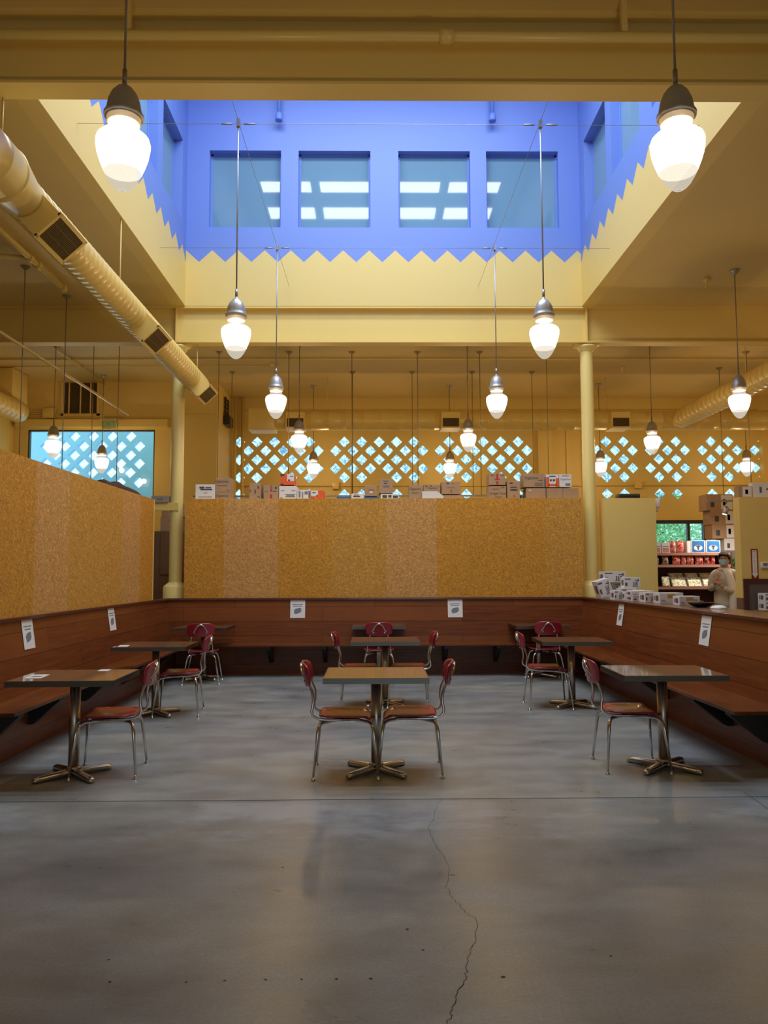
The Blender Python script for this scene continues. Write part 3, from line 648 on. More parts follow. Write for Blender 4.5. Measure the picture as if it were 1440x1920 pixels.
for x in (-1.55, -0.74, 1.05, 1.82): b = MB(); b.prism([(0.0, ZS-0.03), (-0.42, ZS-0.03), (-0.42, ZS-0.07), (-0.06, ZS-0.30), (0.0, ZS-0.30)], 'x', x-0.03, x+0.03); b.obj('bracket', M_black, t)
t = thing('banquette_bench', 'mahogany bench along the left wall with cork board above its back', 'bench', (-3.15, 8.0, 0))
MB().prism([(0.11, ZS), (0.01, CAPZ-0.03), (-0.03, CAPZ-0.03), (-0.03, ZS-0.04)], 'y', -3.0, 4.06).obj('backrest', M_woody, t)
MB().box(0.09, 0.45, -1.95, 4.02, ZS-0.028, ZS).obj('seat', M_seaty, t, bevel=0.004)
MB().box(0.10, 0.14, -3.0, 4.15, 0.0, ZS-0.03).obj('kick_panel', M_woody, t)
MB().box(-0.04, 0.035, -3.0, 4.06, CAPZ-0.032, CAPZ).obj('cap_rail', M_cap, t, bevel=0.004)
for y in (-1.75, -0.95, 0.3, 1.55, 2.8): b = MB(); b.prism([(0.14, ZS-0.03), (0.41, ZS-0.03), (0.41, ZS-0.06), (0.18, ZS-0.26), (0.14, ZS-0.26)], 'y', y-0.05, y+0.05); b.obj('bracket', M_black, t)
t = thing('banquette_bench', 'mahogany bench along the right wall below the wide wooden ledge', 'bench', (3.2, 8.0, 0))
MB().prism([(-0.12, ZS), (-0.02, CAPZ-0.03), (0.10, CAPZ-0.03), (0.10, ZS-0.04)], 'y', -3.0, 4.06).obj('backrest', M_woody, t)
MB().box(-0.52, -0.10, -2.05, 4.02, ZS-0.028, ZS).obj('seat', M_seaty, t, bevel=0.004)
MB().box(-0.15, -0.11, -3.0, 4.15, 0.0, ZS-0.03).obj('kick_panel', M_woody, t)
MB().box(-0.05, 0.44, -3.0, 4.08, CAPZ-0.032, CAPZ).obj('ledge', M_cap, t, bevel=0.004)
MB().box(0.38, 0.42, -3.0, 4.08, 0.0, CAPZ-0.032).obj('rear_panel', M_woody, t)
for y in (-1.85, -1.15, 0.3, 1.55, 2.8): b = MB(); b.prism([(-0.15, ZS-0.03), (-0.48, ZS-0.03), (-0.48, ZS-0.06), (-0.20, ZS-0.27), (-0.15, ZS-0.27)], 'y', y-0.05, y+0.05); b.obj('bracket', M_black, t)

# ================================================================ TABLES
def make_table(w=0.77, d=0.67):
    t = thing('pedestal_table', '', 'table', (0, 0, 0), 0, 'square pedestal tables')
    MB().box(-w/2+0.004, w/2-0.004, -d/2+0.004, d/2-0.004, 0.712, 0.7505).obj('tabletop', M_lam, t)
    b = MB()
    for i in range(3):
        z0 = 0.708+i*0.0143; z1 = z0+0.0125; e = 0.004 if i != 1 else 0.0035
        b.box(-w/2-e, w/2+e, -d/2-e, -d/2+0.006, z0, z1); b.box(-w/2-e, w/2+e, d/2-0.006, d/2+e, z0, z1)
        b.box(-w/2-e, -w/2+0.006, -d/2, d/2, z0, z1); b.box(w/2-0.006, w/2+e, -d/2, d/2, z0, z1)
    b.box(-w/2, w/2, -d/2, -d/2+0.006, 0.708, 0.7495); b.box(-w/2, w/2, d/2-0.006, d/2, 0.708, 0.7495); b.box(-w/2, -w/2+0.006, -d/2, d/2, 0.708, 0.7495); b.box(w/2-0.006, w/2, -d/2, d/2, 0.708, 0.7495)
    b.obj('edge_band', M_alu, t)
    MB().lathe([(0.040, 0.055), (0.040, 0.70)], 28).lathe([(0.055, 0.055), (0.055, 0.07), (0.042, 0.075)], 24).obj('pedestal', M_ped, t)
    MB().box(-0.2, 0.2, -0.025, 0.025, 0.695, 0.708).box(-0.025, 0.025, -0.2, 0.2, 0.695, 0.708).obj('top_plate', M_black, t)
    for k_ in range(4):
        a_ = PI/4+k_*PI/2; Mr = Matrix.Rotation(a_, 4, 'Z')
        prof = [(0.0, 0.034, 0.052, 0.058), (0.06, 0.034, 0.050, 0.06), (0.26, 0.026, 0.014, 0.047), (0.295, 0.024, 0.006, 0.040), (0.305, 0.017, 0.006, 0.028)]
        rings = []
        for (r_, hw, zb_, zt) in prof:
            zb2 = max(0.006, zb_-0.03)
            rings.append([(r_, -hw, zb2), (r_, -hw, zb2+(zt-zb2)*0.55), (r_, -hw*0.6, zt-0.004), (r_, 0, zt), (r_, hw*0.6, zt-0.004), (r_, hw, zb2+(zt-zb2)*0.55), (r_, hw, zb2)])
        f_ = MB().loft(rings, 0, True, Mr, cap=True).obj('foot', M_cast, t)
        MB().lathe([(0.014, 0.0), (0.014, 0.012)], 10, M=Mr @ Matrix.Translation((0.28, 0, 0))).obj('glide', M_black, f_)
    return t
tab = make_table()
TB = [(0.01, 6.17, 0, 'square brown pedestal table in the middle of the front row, between two facing chairs'),
      (0.12, 9.19, 0, 'middle brown pedestal table in the centre line, behind the front centre table'),
      (0.06, 11.72, 0, 'centre brown pedestal table against the back bench'),
      (-2.27, 6.10, 0.02, 'brown pedestal table nearest the viewer on the left, with a white card on it'),
      (-2.37, 8.68, 0.02, 'second brown pedestal table along the left bench'),
      (-2.46, 11.50, 0, 'brown pedestal table in the back left corner'),
      (2.24, 6.22, -0.02, 'brown pedestal table nearest the viewer on the right by the end of the bench'),
      (2.24, 9.07, -0.02, 'second brown pedestal table along the right bench'),
      (2.40, 11.62, 0, 'brown pedestal table in the back right corner')]
for i, (x, y, r, lab) in enumerate(TB):
    if i == 0: tab.location = (x, y, 0); tab['label'] = lab
    else: again(tab, (x, y, 0), r, lab)

# ================================================================ CHAIRS (front faces +Y)
def make_chair():
    t = thing('school_chair', '', 'chair', (0, 0, 0), 0, 'maroon school chairs')
    # moulded seat
    rings = []; nx = 12; ny = 12
    def sp(u, v, top):
        # u,v in -1..1; superellipse outline
        hx = 0.215-0.022*(v < 0)*(-v); hy = 0.205
        s_ = max(abs(u), abs(v)); 
        ang_ = math.atan2(v, u); ce = abs(math.cos(ang_))**0.42*(1 if math.cos(ang_) >= 0 else -1); se = abs(math.sin(ang_))**0.42*(1 if math.sin(ang_) >= 0 else -1)
        x = s_*hx*ce; y = s_*hy*se
        z = 0.447+0.010*(abs(u)**2.5) - 0.010*(1-s_*s_) - 0.026*max(0, v-0.45)**2/0.3 + 0.012*max(0, -v-0.6)
        return (x, y, z if top else z-0.013)
    vs = []; fs = []
    n1 = 17
    for tp_ in (True, False):
        for j in range(n1):
            for i in range(n1): vs.append(sp(-1+2*i/(n1-1), -1+2*j/(n1-1), tp_))
    for j in range(n1-1):
        for i in range(n1-1):
            a_ = j*n1+i; fs.append((a_, a_+1, a_+n1+1, a_+n1)); o_ = n1*n1; fs.append((o_+a_, o_+a_+n1, o_+a_+n1+1, o_+a_+1))
    per = [i for i in range(n1)]+[j*n1+n1-1 for j in range(1, n1)]+[(n1-1)*n1+i for i in range(n1-2, -1, -1)]+[j*n1 for j in range(n1-2, 0, -1)]
    for a_, b_ in zip(per, per[1:]+per[:1]): fs.append((a_, n1*n1+a_, n1*n1+b_, b_))
    MB().add(vs, fs, 0, True).obj('seat', M_red, t)
    # backrest: curved oval pad
    vs = []; fs = []; n2 = 15
    for side in (0, 1):
        for j in range(n2):
            for i in range(n2):
                u = -1+2*i/(n2-1); v = -1+2*j/(n2-1); s_ = max(abs(u), abs(v)); a_ = math.atan2(v, u)
                ce = abs(math.cos(a_))**0.55*(1 if math.cos(a_) >= 0 else -1); se = abs(math.sin(a_))**0.55*(1 if math.sin(a_) >= 0 else -1)
                x = s_*0.185*ce; z = s_*(0.093)*se
                y = -0.268-0.05*(1-(x/0.185)**2)-0.16*z-(0.013 if side else 0)
                vs.append((x, y, 0.748+z))
    for j in range(n2-1):
        for i in range(n2-1):
            a_ = j*n2+i; o_ = n2*n2; fs.append((a_, a_+n2, a_+n2+1, a_+1)); fs.append((o_+a_, o_+a_+1, o_+a_+n2+1, o_+a_+n2))
    per = [i for i in range(n2)]+[j*n2+n2-1 for j in range(1, n2)]+[(n2-1)*n2+i for i in range(n2-2, -1, -1)]+[j*n2 for j in range(n2-2, 0, -1)]
    for a_, b_ in zip(per, per[1:]+per[:1]): fs.append((a_, b_, n2*n2+b_, n2*n2+a_))
    bk = MB().add(vs, fs, 0, True).obj('backrest', M_red, t)
    rv = MB()
    for (x, z) in ((0, 0.80), (-0.075, 0.70), (0.075, 0.70)): rv.lathe([(0.004, -0.004), (0.012, 0), (0.009, 0.004)], 8, M=Matrix.Translation((x, -0.330 if x == 0 else -0.318, z)) @ Matrix.Rotation(PI/2, 4, 'X'))
    rv.obj('rivets', M_steel, bk)
    # back frame: loops from under seat back, up and round behind the pad
    R_ = 0.0105
    side = lambda s_: [(s_*0.155, 0.10, 0.422), (s_*0.165, -0.12, 0.420), (s_*0.165, -0.215, 0.428), (s_*0.160, -0.262, 0.465), (s_*0.150, -0.240, 0.56), (s_*0.125, -0.262, 0.655), (s_*0.070, -0.335, 0.76), (s_*0.040, -0.344, 0.805)]
    pts = side(-1)+[(0, -0.347, 0.826)]+side(1)[::-1]
    MB().tube(arc(pts, 4, 0.06), R_, 8).obj('back_frame', M_steel, t)
    MB().box(-0.16, 0.16, -0.035, 0.035, 0.405, 0.418).box(-0.02, 0.02, -0.15, 0.15, 0.405, 0.418).obj('seat_support', M_steel, t)
    for sx in (-1, 1):
        for sy in (-1, 1):
            p_ = arc([(sx*0.03, sy*0.02, 0.408), (sx*0.155, sy*0.185, 0.400), (sx*0.19, sy*0.205, 0.36), (sx*0.245, sy*0.238, 0.025)], 5, 0.055)
            rr = [0.0135]*len(p_); rr[-1] = 0.0085; rr[-2] = 0.0125
            lg = MB().tube(p_, rr, 9).obj('leg', M_steel, t)
            MB().lathe([(0.014, 0.0), (0.017, 0.004), (0.014, 0.010), (0.007, 0.014), (0.007, 0.03)], 12, M=Matrix.Translation((sx*0.246, sy*0.238, 0))).obj('foot_glide', M_steel, lg)
    return t
ch = make_chair(); E_ = -PI/2; W_ = PI/2
CH = [(-0.22, 6.17, E_+0.02, 'maroon school chair at the left side of the front centre table, facing right'),
      (0.27, 6.21, W_-0.03, 'maroon school chair at the right side of the front centre table, facing left'),
      (-0.15, 9.2, E_, 'maroon school chair at the left side of the second centre table'),
      (0.38, 9.2, W_, 'maroon school chair at the right side of the second centre table'),
      (0.06, 11.18, 0, 'maroon school chair with its back to the viewer at the back centre table'),
      (-2.04, 6.22, W_+0.12, 'maroon school chair at the front left table, facing the left bench'),
      (-2.13, 8.74, W_+0.10, 'maroon school chair at the second left table, facing the left bench'),
      (-2.39, 11.13, 0.10, 'maroon school chair with its back to the viewer at the back left corner table'),
      (2.00, 6.28, E_-0.05, 'maroon school chair at the front right table, facing the right bench'),
      (1.96, 9.06, E_-0.05, 'maroon school chair at the second right table, facing the right bench'),
      (2.40, 11.22, -0.03, 'maroon school chair with its back to the viewer at the back right corner table')]
for i, (x, y, r, lab) in enumerate(CH):
    if i == 0: ch.location = (x, y, 0); ch.rotation_euler = (0, 0, r); ch['label'] = lab
    else: again(ch, (x, y, 0), r, lab)

# ================================================================ PAPER NOTICES
def notice(label, M_):
    """paper in local XZ plane, facing -Y"""
    o = D.objects.new('paper_notice', None); COL.objects.link(o); o.matrix_world = M_; tag(o, label, 'paper notice', 'white notices taped on the bench backs')
    MB().box(-0.112, 0.112, -0.0012, 0.0, -0.14, 0.14).obj('sheet', M_white, o)
    b = MB()
    for (z, w_, n_) in ((0.062, 0.165, 5), (0.036, 0.13, 4)):
        x = -w_/2
        for i in range(n_):
            L_ = w_/n_*random.uniform(0.75, 0.95); b.box(x, x+L_, -0.0018, -0.0012, z-0.006, z+0.006); x += w_/n_
    b.obj('printed_lines', mat('notice_ink', srgb(110, 120, 145), 0.7), o)
    a_ = [(-0.05, -0.075), (-0.058, -0.03), (-0.03, 0.0), (0.03, 0.01), (0.052, 0.005), (0.055, -0.04), (0.03, -0.065), (-0.03, -0.082)]
    MB().prism(a_, 'y', -0.0018, -0.0012).obj('printed_picture', M_greyink, o)
    return o
tb = Matrix.Rotation(-math.atan2(0.08, 0.635), 4, 'X')
for x, lab in ((-1.16, 'white notice on the back bench, left of the centre tables'), (1.22, 'white notice on the back bench, right of the centre tables')):
    notice(lab, Matrix.Translation((x, 12.008, 0.978)) @ tb)
for y, lab in ((7.20, 'white notice on the left bench back nearest the viewer'), (9.47, 'white notice on the left bench back farther away')):
    notice(lab, Matrix.Translation((-3.116, y, 0.985)) @ Matrix.Rotation(PI/2, 4, 'Z') @ Matrix.Rotation(-math.atan2(0.10, 0.635), 4, 'X'))
for y, z, lab in ((7.55, 0.955, 'white notice on the right bench back nearest the viewer'), (10.15, 0.97, 'white notice on the right bench back farther away')):
    notice(lab, Matrix.Translation((3.151, y, z)) @ Matrix.Rotation(-PI/2, 4, 'Z') @ Matrix.Rotation(-math.atan2(0.10, 0.635), 4, 'X'))
o = MB().box(-0.06, 0.06, -0.11, 0.11, 0, 0.0015).obj('table_card', M_white, loc=(-2.53, 6.02, 0.751), rot=(0, 0, 0.1)); tag(o, 'white printed card lying on the near left table', 'card', 'cards on the tables')
MB().prism([(-0.04, -0.06), (0.04, -0.05), (0.04, 0.02), (-0.03, 0.03)], 'z', 0.0015, 0.002).obj('printed_picture', M_greyink, o)
tag(MB().box(-0.04, 0.04, -0.05, 0.05, 0, 0.0015).obj('table_card', M_white, loc=(-2.15, 6.38, 0.751)), 'small white paper slip at the back edge of the near left table', 'card', 'cards on the tables')
tag(MB().box(-0.05, 0.05, -0.08, 0.08, 0, 0.0015).obj('table_card', M_white, loc=(-2.66, 8.48, 0.751), rot=(0, 0, 0.1)), 'white card at the left corner of the second left table', 'card', 'cards on the tables')

# ================================================================ BOXES
def carton(label, x0, x1, z0, z1, y0=12.16, d=0.3, m=M_card, txt=None, marks=(), cat='box', group='cardboard boxes on top of the cork wall', name='cardboard_box', rz=0.0, face='y', tape=False):
    """box whose printed front looks towards -Y"""
    w_ = x1-x0; h_ = z1-z0
    o = D.objects.new(name, None); COL.objects.link(o); o.location = ((x0+x1)/2, y0, z0); o.rotation_euler = (0, 0, rz); tag(o, label, cat, group)
    MB().box(-w_/2, w_/2, 0, d, 0, h_).obj('carton_body', m, o, bevel=0.003)
    b = MB().box(-w_/2-0.0005, w_/2+0.0005, d*0.5-0.003, d*0.5+0.003, h_, h_+0.001)
    if tape: b.box(-w_*0.06, w_*0.06, -0.001, 0, h_*0.55, h_*0.98); b.box(-w_*0.06, w_*0.06, -0.001, 0, h_*0.03, h_*0.35)
    b.obj('sealing_tape', M_redt if tape else M_grey, o)
    if txt:
        for (s_, size, fx, fz, mt) in txt: text('lettering', s_, size, (-w_/2+fx*w_, -0.001, fz*h_), (PI/2, 0, 0), mt, o)
    if marks:
        b = {}
        for (fx0, fx1, fz0, fz1, mt) in marks:
            b.setdefault(mt.name, [MB(), mt])[0].box(-w_/2+fx0*w_, -w_/2+fx1*w_, -0.0012, 0, fz0*h_, fz1*h_)
        for q, (mb, mt) in b.items(): mb.obj('printed_mark', mt, o)
    return o
K = 12.16; kp = 1480/K
X_ = lambda px: (px-702)/kp
Z_ = lambda py: 1.52+(1073.5-py)/kp
ZT = 2.65
def cb(label, a_, c_, top, bot=None, **k_): return carton(label, X_(a_), X_(c_), ZT if bot is None else Z_(bot), (ZT if bot is None else Z_(bot))+((934.5 if bot is None else bot)-top)/kp, K, **k_)
I = M_ink
cb('white box with a black logo at the far left end of the cork wall top', 366, 403, 906, m=M_wcard, marks=((0.25, 0.85, 0.62, 0.70, I), (0.2, 0.45, 0.72, 0.85, I), (0.5, 0.8, 0.74, 0.82, I), (0.42, 0.6, 0.42, 0.45, I), (0.15, 0.85, 0.17, 0.19, I), (0.15, 0.85, 0.10, 0.12, I)))
cb('tall brown carton reading Digestive, second from the left', 404, 432, 894, txt=(('Digestive', 0.052, 0.4, 0.84, I), ('Digestive', 0.052, 0.42, 0.17, I)), marks=((0.1, 0.75, 0.63, 0.65, I), (0.05, 0.95, 0.34, 0.35, I), (0.7, 0.95, 0.40, 0.42, I)))
cb('brown carton standing alone between the Digestive box and the red-taped box', 467, 489, 904, marks=((0.70, 0.82, 0.66, 0.84, I), (0.45, 0.55, 0.35, 0.6, I), (0.7, 0.9, 0.12, 0.18, I), (0.05, 0.12, 0.45, 0.6, I)))
cb('brown carton with red tape beside the white barcode box', 494, 522, 908, marks=((0.42, 0.6, 0.72, 0.9, M_grey), (0.75, 0.88, 0.74, 0.9, I), (0.1, 0.25, 0.55, 0.6, I), (0.6, 0.85, 0.55, 0.6, I)), tape=True)
cb('white box with a barcode panel, carrying the orange box', 523, 556, 909.5, m=M_wcard, marks=((0.35, 0.92, 0.16, 0.2, I), (0.35, 0.92, 0.34, 0.38, I), (0.4, 0.88, 0.22, 0.32, M_greyink), (0.1, 0.3, 0.62, 0.66, I), (0.7, 0.93, 0.62, 0.66, I), (0.05, 0.2, 0.08, 0.14, I)))
cb('orange, navy and white box on top of the white barcode box', 525, 551, 888, 909, m=M_or, marks=((0.0, 0.25, 0.0, 0.12, M_ink), (0.0, 0.3, 0.8, 1.0, M_ink), (0.5, 1.0, 0.35, 1.0, M_wcard), (0.58, 0.7, 0.36, 0.5, M_ink), (0.72, 0.95, 0.75, 0.8, M_greyink)))
cb('low white box printed with grey text lines', 557, 582, 917, m=M_wcard, marks=((0.1, 0.25, 0.2, 0.9, M_greyink), (0.35, 0.45, 0.1, 0.8, M_greyink), (0.55, 0.8, 0.5, 0.85, M_greyink), (0.85, 0.95, 0.1, 0.9, I)))
cb('low orange and white box at the end of the left group', 583, 607, 918, m=M_or, marks=((0.0, 0.55, 0.35, 1.0, M_wcard), (0.42, 0.52, 0.3, 0.5, I), (0.05, 0.2, 0.0, 0.12, I), (0.6, 0.75, 0.0, 0.1, I), (0.1, 0.35, 0.7, 0.8, M_greyink)))
def tray(label, a_, c_, h_=0.035):
    b = MB(); x0, x1 = X_(a_), X_(c_); b.box(x0, x1, K, K+0.35, ZT, ZT+0.006); b.box(x0, x1, K, K+0.008, ZT, ZT+h_); b.box(x0, x1, K+0.342, K+0.35, ZT, ZT+h_); b.box(x0, x0+0.008, K, K+0.35, ZT, ZT+h_); b.box(x1-0.008, x1, K, K+0.35, ZT, ZT+h_)
    return tag(b.obj('plastic_tray', M_blu), label, 'tray', 'blue trays on the cork wall')
tray('flat blue tray at the left of the small white box', 632, 657); tray('flat blue tray under the small brown box', 682.5, 710, 0.03); tray('flat blue tray right of the dark-based carton', 978.5, 984, 0.045)
cb('small low white printed box between the two blue trays', 659, 682, 924, m=M_wcard, marks=((0.15, 0.7, 0.35, 0.6, I), (0.2, 0.6, 0.7, 0.8, I)))
cb('small brown carton standing in a blue tray', 684, 707, 910, 930.5, marks=((0.4, 0.65, 0.3, 0.45, M_wcard), (0.3, 0.8, 0.55, 0.6, I)))
cb('white printed box lying under a brown carton', 714, 748, 925, m=M_wcard, marks=((0.1, 0.35, 0.2, 0.8, I), (0.42, 0.6, 0.3, 0.8, I), (0.68, 0.95, 0.2, 0.7, I)))
cb('brown carton with rounded lid on top of the white printed box', 711, 737, 898, 925, marks=((0.3, 0.7, 0.80, 0.9, M_grey), (0.3, 0.75, 0.4, 0.55, M_grey), (0.35, 0.6, 0.66, 0.72, I)))
cb('brown carton reading Digestive behind the white lid, left one of the pair', 767, 794, 908, txt=(('Digestive', 0.05, 0.45, 0.72, I),), marks=((0.2, 0.7, 0.42, 0.45, I),))
cb('brown carton partly hidden by the white lid, right one of the pair', 795, 825, 907, txt=(('Digestive', 0.04, 0.55, 0.75, I),), marks=((0.1, 0.25, 0.85, 0.92, I), (0.4, 0.55, 0.85, 0.92, I)))
o = MB().prism([(-0.165, 0), (0.165, 0), (0.165, 0.04), (0.07, 0.115), (-0.165, 0.115)], 'y', 0, 0.02).obj('box_lid', M_wcard, loc=(X_(812), K-0.045, ZT)); tag(o, 'plain white lid leaning against the pair of brown cartons', 'lid')
cb('low brown carton under the tall one, middle of the wall top', 831, 865, 927.5)
cb('brown carton with red marks stacked on a low one', 829, 865, 903, 927, marks=((0.25, 0.4, 0.80, 0.9, I), (0.55, 0.62, 0.8, 0.9, M_redt), (0.3, 0.7, 0.5, 0.55, M_grey), (0.48, 0.53, 0.1, 0.35, M_redt)))
cb('brown carton reading Ginger Nuts, under the red-taped one', 918, 951, 910.5, txt=(('Ginger Nuts', 0.052, 0.52, 0.42, I), ('Digestive', 0.03, 0.4, 0.78, I)), marks=((0.35, 0.75, 0.12, 0.16, I), (0.7, 0.9, 0.86, 0.9, I)))
cb('brown carton with red tape on top of the Ginger Nuts carton', 919, 950, 888, 910, tape=True, marks=((0.1, 0.3, 0.82, 0.9, I), (0.75, 0.9, 0.82, 0.9, I), (0.35, 0.65, 0.45, 0.55, M_redt)))
cb('narrow brown carton with black print, right of the Ginger Nuts carton', 953, 977, 901, marks=((0.25, 0.8, 0.45, 0.55, I), (0.25, 0.75, 0.62, 0.68, I), (0.2, 0.45, 0.84, 0.93, I), (0.5, 0.6, 0.1, 0.2, M_redt)))
cb('plain low brown carton under the wide Digestive carton', 989, 1026, 914.5, marks=((0.12, 0.26, 0.75, 0.85, M_wcard),))
cb('wide brown carton reading Digestive near the right end', 984, 1024, 888.5, 914, txt=(('Digestive', 0.058, 0.38, 0.68, I), ), marks=((0.52, 0.92, 0.12, 0.15, I), (0.52, 0.92, 0.28, 0.31, I), (0.55, 0.9, 0.17, 0.26, M_greyink), (0.7, 0.9, 0.5, 0.54, I)))
cb('plain brown carton under the orange and white one', 1027.5, 1058, 914.5)
cb('plain brown carton at the right end of the wall top', 1058.5, 1088, 914.5)
cb('white and orange box with a round emblem, upper row at the right', 1027, 1051, 890, 914, m=M_wcard, marks=((0.0, 0.25, 0.0, 0.8, M_or), (0.75, 1.0, 0.0, 0.7, M_or), (0.3, 0.45, 0.45, 0.62, I), (0.52, 0.7, 0.45, 0.62, I), (0.2, 0.8, 0.08, 0.25, M_or), (0.25, 0.75, 0.8, 0.9, M_blu)))
cb('white box with script lettering, upper row at the far right', 1052, 1075, 890, 914, m=M_wcard, txt=(('Digestive', 0.045, 0.5, 0.62, M_greyink),), marks=((0.2, 0.8, 0.85, 0.92, M_greyink), (0.5, 0.9, 0.1, 0.3, M_greyink)))
# left gap
t = thing('storage_cabinet', 'tall brown cabinet in the gap behind the left column', 'cabinet', (-3.35, 13.25, 0))
MB().box(-0.7, 0.42, 0, 0.6, 0, 2.22).obj('body', M_cab, t)
MB().box(-0.22, 0.41, -0.02, 0, 1.50, 2.19).obj('door', M_cab, t); MB().box(-0.22, 0.41, -0.02, 0, 0.3, 1.46).obj('door', M_cab, t)
GB = 'boxes stacked on the brown cabinet'
carton('brown carton on the cabinet behind the left column, lower of the two', -3.60, -3.22, 2.22, 2.46, 13.3, txt=(('Digestive', 0.05, 0.6, 0.75, I),), group=GB)
carton('brown carton on the cabinet behind the left column, upper of the two', -3.58, -3.2, 2.461, 2.68, 13.3, txt=(('Digestive', 0.05, 0.6, 0.6, I),), group=GB)
carton('grey carton peeking out right of the left column', -3.12, -2.95, 2.22, 2.5, 13.3, m=M_grey, group=GB)
carton('flat grey box lying on the yellow rail beside the left column', -3.46, -3.20, 2.611, 2.72, 12.24, d=0.14, m=mat('grey_card', srgb(150, 140, 132), 0.7), txt=(('D-A', 0.05, 0.5, 0.5, I),), group=GB)
b = MB(); rings = []
for i in range(9):
    f_ = i/8; hh = 0.06+0.05*math.sin(f_*PI)+0.02*math.sin(f_*17); ww = 0.09
    rings.append([(-ww, 0.0+1.5*f_, 0), (-ww*0.8, 1.5*f_, hh*0.7), (0, 1.5*f_, hh), (ww*0.8, 1.5*f_, hh*0.6), (ww, 1.5*f_, 0)])
b.loft(rings, cap=True); o = b.obj('folded_cloth', mat('dark_brown_cloth', srgb(72, 52, 48), 0.85), loc=(-3.29, 9.4, 2.57)); tag(o, 'dark folded cloth lying along the top of the left cork wall', 'cloth')

# ================================================================ CARTONS ON THE RIGHT LEDGE
GL = 'white cartons on the right ledge'
def wc(label, x, y, z, w_, d_, h_, rz=0, gold=False, tilt=None):
    o = D.objects.new('food_carton', None); COL.objects.link(o); o.location = (x, y, z); o.rotation_euler = (0 if not tilt else tilt[0], 0 if not tilt else tilt[1], rz); tag(o, label, 'carton', GL)
    MB().box(-w_/2, w_/2, -d_/2, d_/2, 0, h_).obj('carton_body', M_wcard, o, bevel=0.002)
    b = MB()
    def fr(u0, u1, v0, v1): b.box(-w_/2+u0*w_, -w_/2+u1*w_, -d_/2-0.001, -d_/2, v0*h_, v1*h_)
    if gold:
        fr(0.08, 0.22, 0.3, 0.36); fr(0.66, 0.9, 0.62, 0.66); fr(0.66, 0.9, 0.5, 0.54); fr(0.06, 0.3, 0.14, 0.17)
    else:
        fr(0.05, 0.4, 0.78, 0.88); fr(0.55, 0.6, 0.2, 0.6); fr(0.64, 0.7, 0.2, 0.55); fr(0.74, 0.82, 0.25, 0.6); fr(0.66, 0.86, 0.68, 0.76); fr(0.84, 0.9, 0.6, 0.85); fr(0.5, 0.88, 0.12, 0.18); fr(0.05, 0.2, 0.2, 0.5)
    # print on the left end
    b.box(-w_/2-0.001, -w_/2, -d_*0.3, d_*0.1, h_*0.25, h_*0.75); b.box(-w_/2-0.001, -w_/2, d_*0.18, d_*0.3, h_*0.3, h_*0.7)
    b.obj('printed_mark', mat('carton_ink', srgb(90, 90, 105), 0.6), o)
    if gold: MB().box(-w_*0.17, w_*0.17, -d_/2-0.002, -d_/2-0.001, h_*0.58, h_*0.88).obj('gold_label', M_gold, o)
    return o
L0 = CAPZ
wc('white carton with black drawings on the top of the pile by the yellow panel', 3.50, 11.62, L0+0.221, 0.33, 0.22, 0.16, 0.05)
wc('white carton directly under the topmost carton, farthest back on the ledge', 3.46, 11.65, L0+0.111, 0.30, 0.22, 0.108, 0.0)
wc('bottom white carton of the back pile on the ledge', 3.46, 11.65, L0, 0.30, 0.22, 0.11, 0.02)
wc('white carton standing tilted at the left end of the pile', 3.28, 11.25, L0+0.035, 0.19, 0.18, 0.24, 0.1, tilt=(0, -0.30))
wc('small white carton in front of the tilted one', 3.28, 10.72, L0, 0.12, 0.16, 0.125, 0.1)
wc('small white carton with a gold label, left of the carton with the face drawing', 3.40, 10.62, L0, 0.13, 0.16, 0.105, 0.05, True)
wc('small upright white carton with a line drawing, middle of the row', 3.53, 10.55, L0, 0.13, 0.16, 0.135, -0.1)
wc('white carton with black drawings standing on the long flat carton', 3.56, 10.98, L0+0.151, 0.225, 0.16, 0.15, 0.0)
wc('upright white carton under the one with black drawings, right part of the pile', 3.50, 10.98, L0, 0.22, 0.18, 0.15, 0.0)
wc('long flat white carton with a gold label in front of the pile', 3.46, 10.30, L0+0.066, 0.30, 0.24, 0.062, 0.0, True)
wc('long flat white carton at the bottom, under the gold label one', 3.46, 10.30, L0, 0.30, 0.24, 0.065, 0.05)
wc('white carton with a dense black pattern at the ledge edge', 3.38, 9.80, L0, 0.13, 0.18, 0.12, 0.1)
wc('long white carton with a gold label at the ledge edge', 3.50, 9.42, L0, 0.28, 0.22, 0.125, 0.0, True)
wc('low white carton with a gold label, last on the right of the ledge', 3.53, 8.95, L0, 0.23, 0.2, 0.10, 0.0, True)
b = MB().lathe([(0.05, 0.0), (0.09, 0.01), (0.13, 0.035), (0.14, 0.05), (0.132, 0.05), (0.12, 0.036), (0.05, 0.012)], 28); tag(b.obj('black_bowl', M_black, loc=(3.48, 8.42, L0)), 'black bowl on the ledge right of the cartons', 'bowl')
rings = []
for i in range(7):
    f_ = i/6; r_ = 0.075*math.cos(f_*PI/2*0.95)+0.002; rings.append([(r_*(1+0.15*math.sin(3*a_*2*PI/14))*math.cos(2*PI*a_/14), r_*(1+0.2*math.cos(2*a_))*math.sin(2*PI*a_/14), 0.035*math.sin(f_*PI/2)) for a_ in range(14)])
tag(MB().loft(rings, cap=True).obj('crumpled_napkin', M_white, loc=(3.50, 8.02, L0)), 'crumpled white napkin on the ledge beside the black bowl', 'napkin')

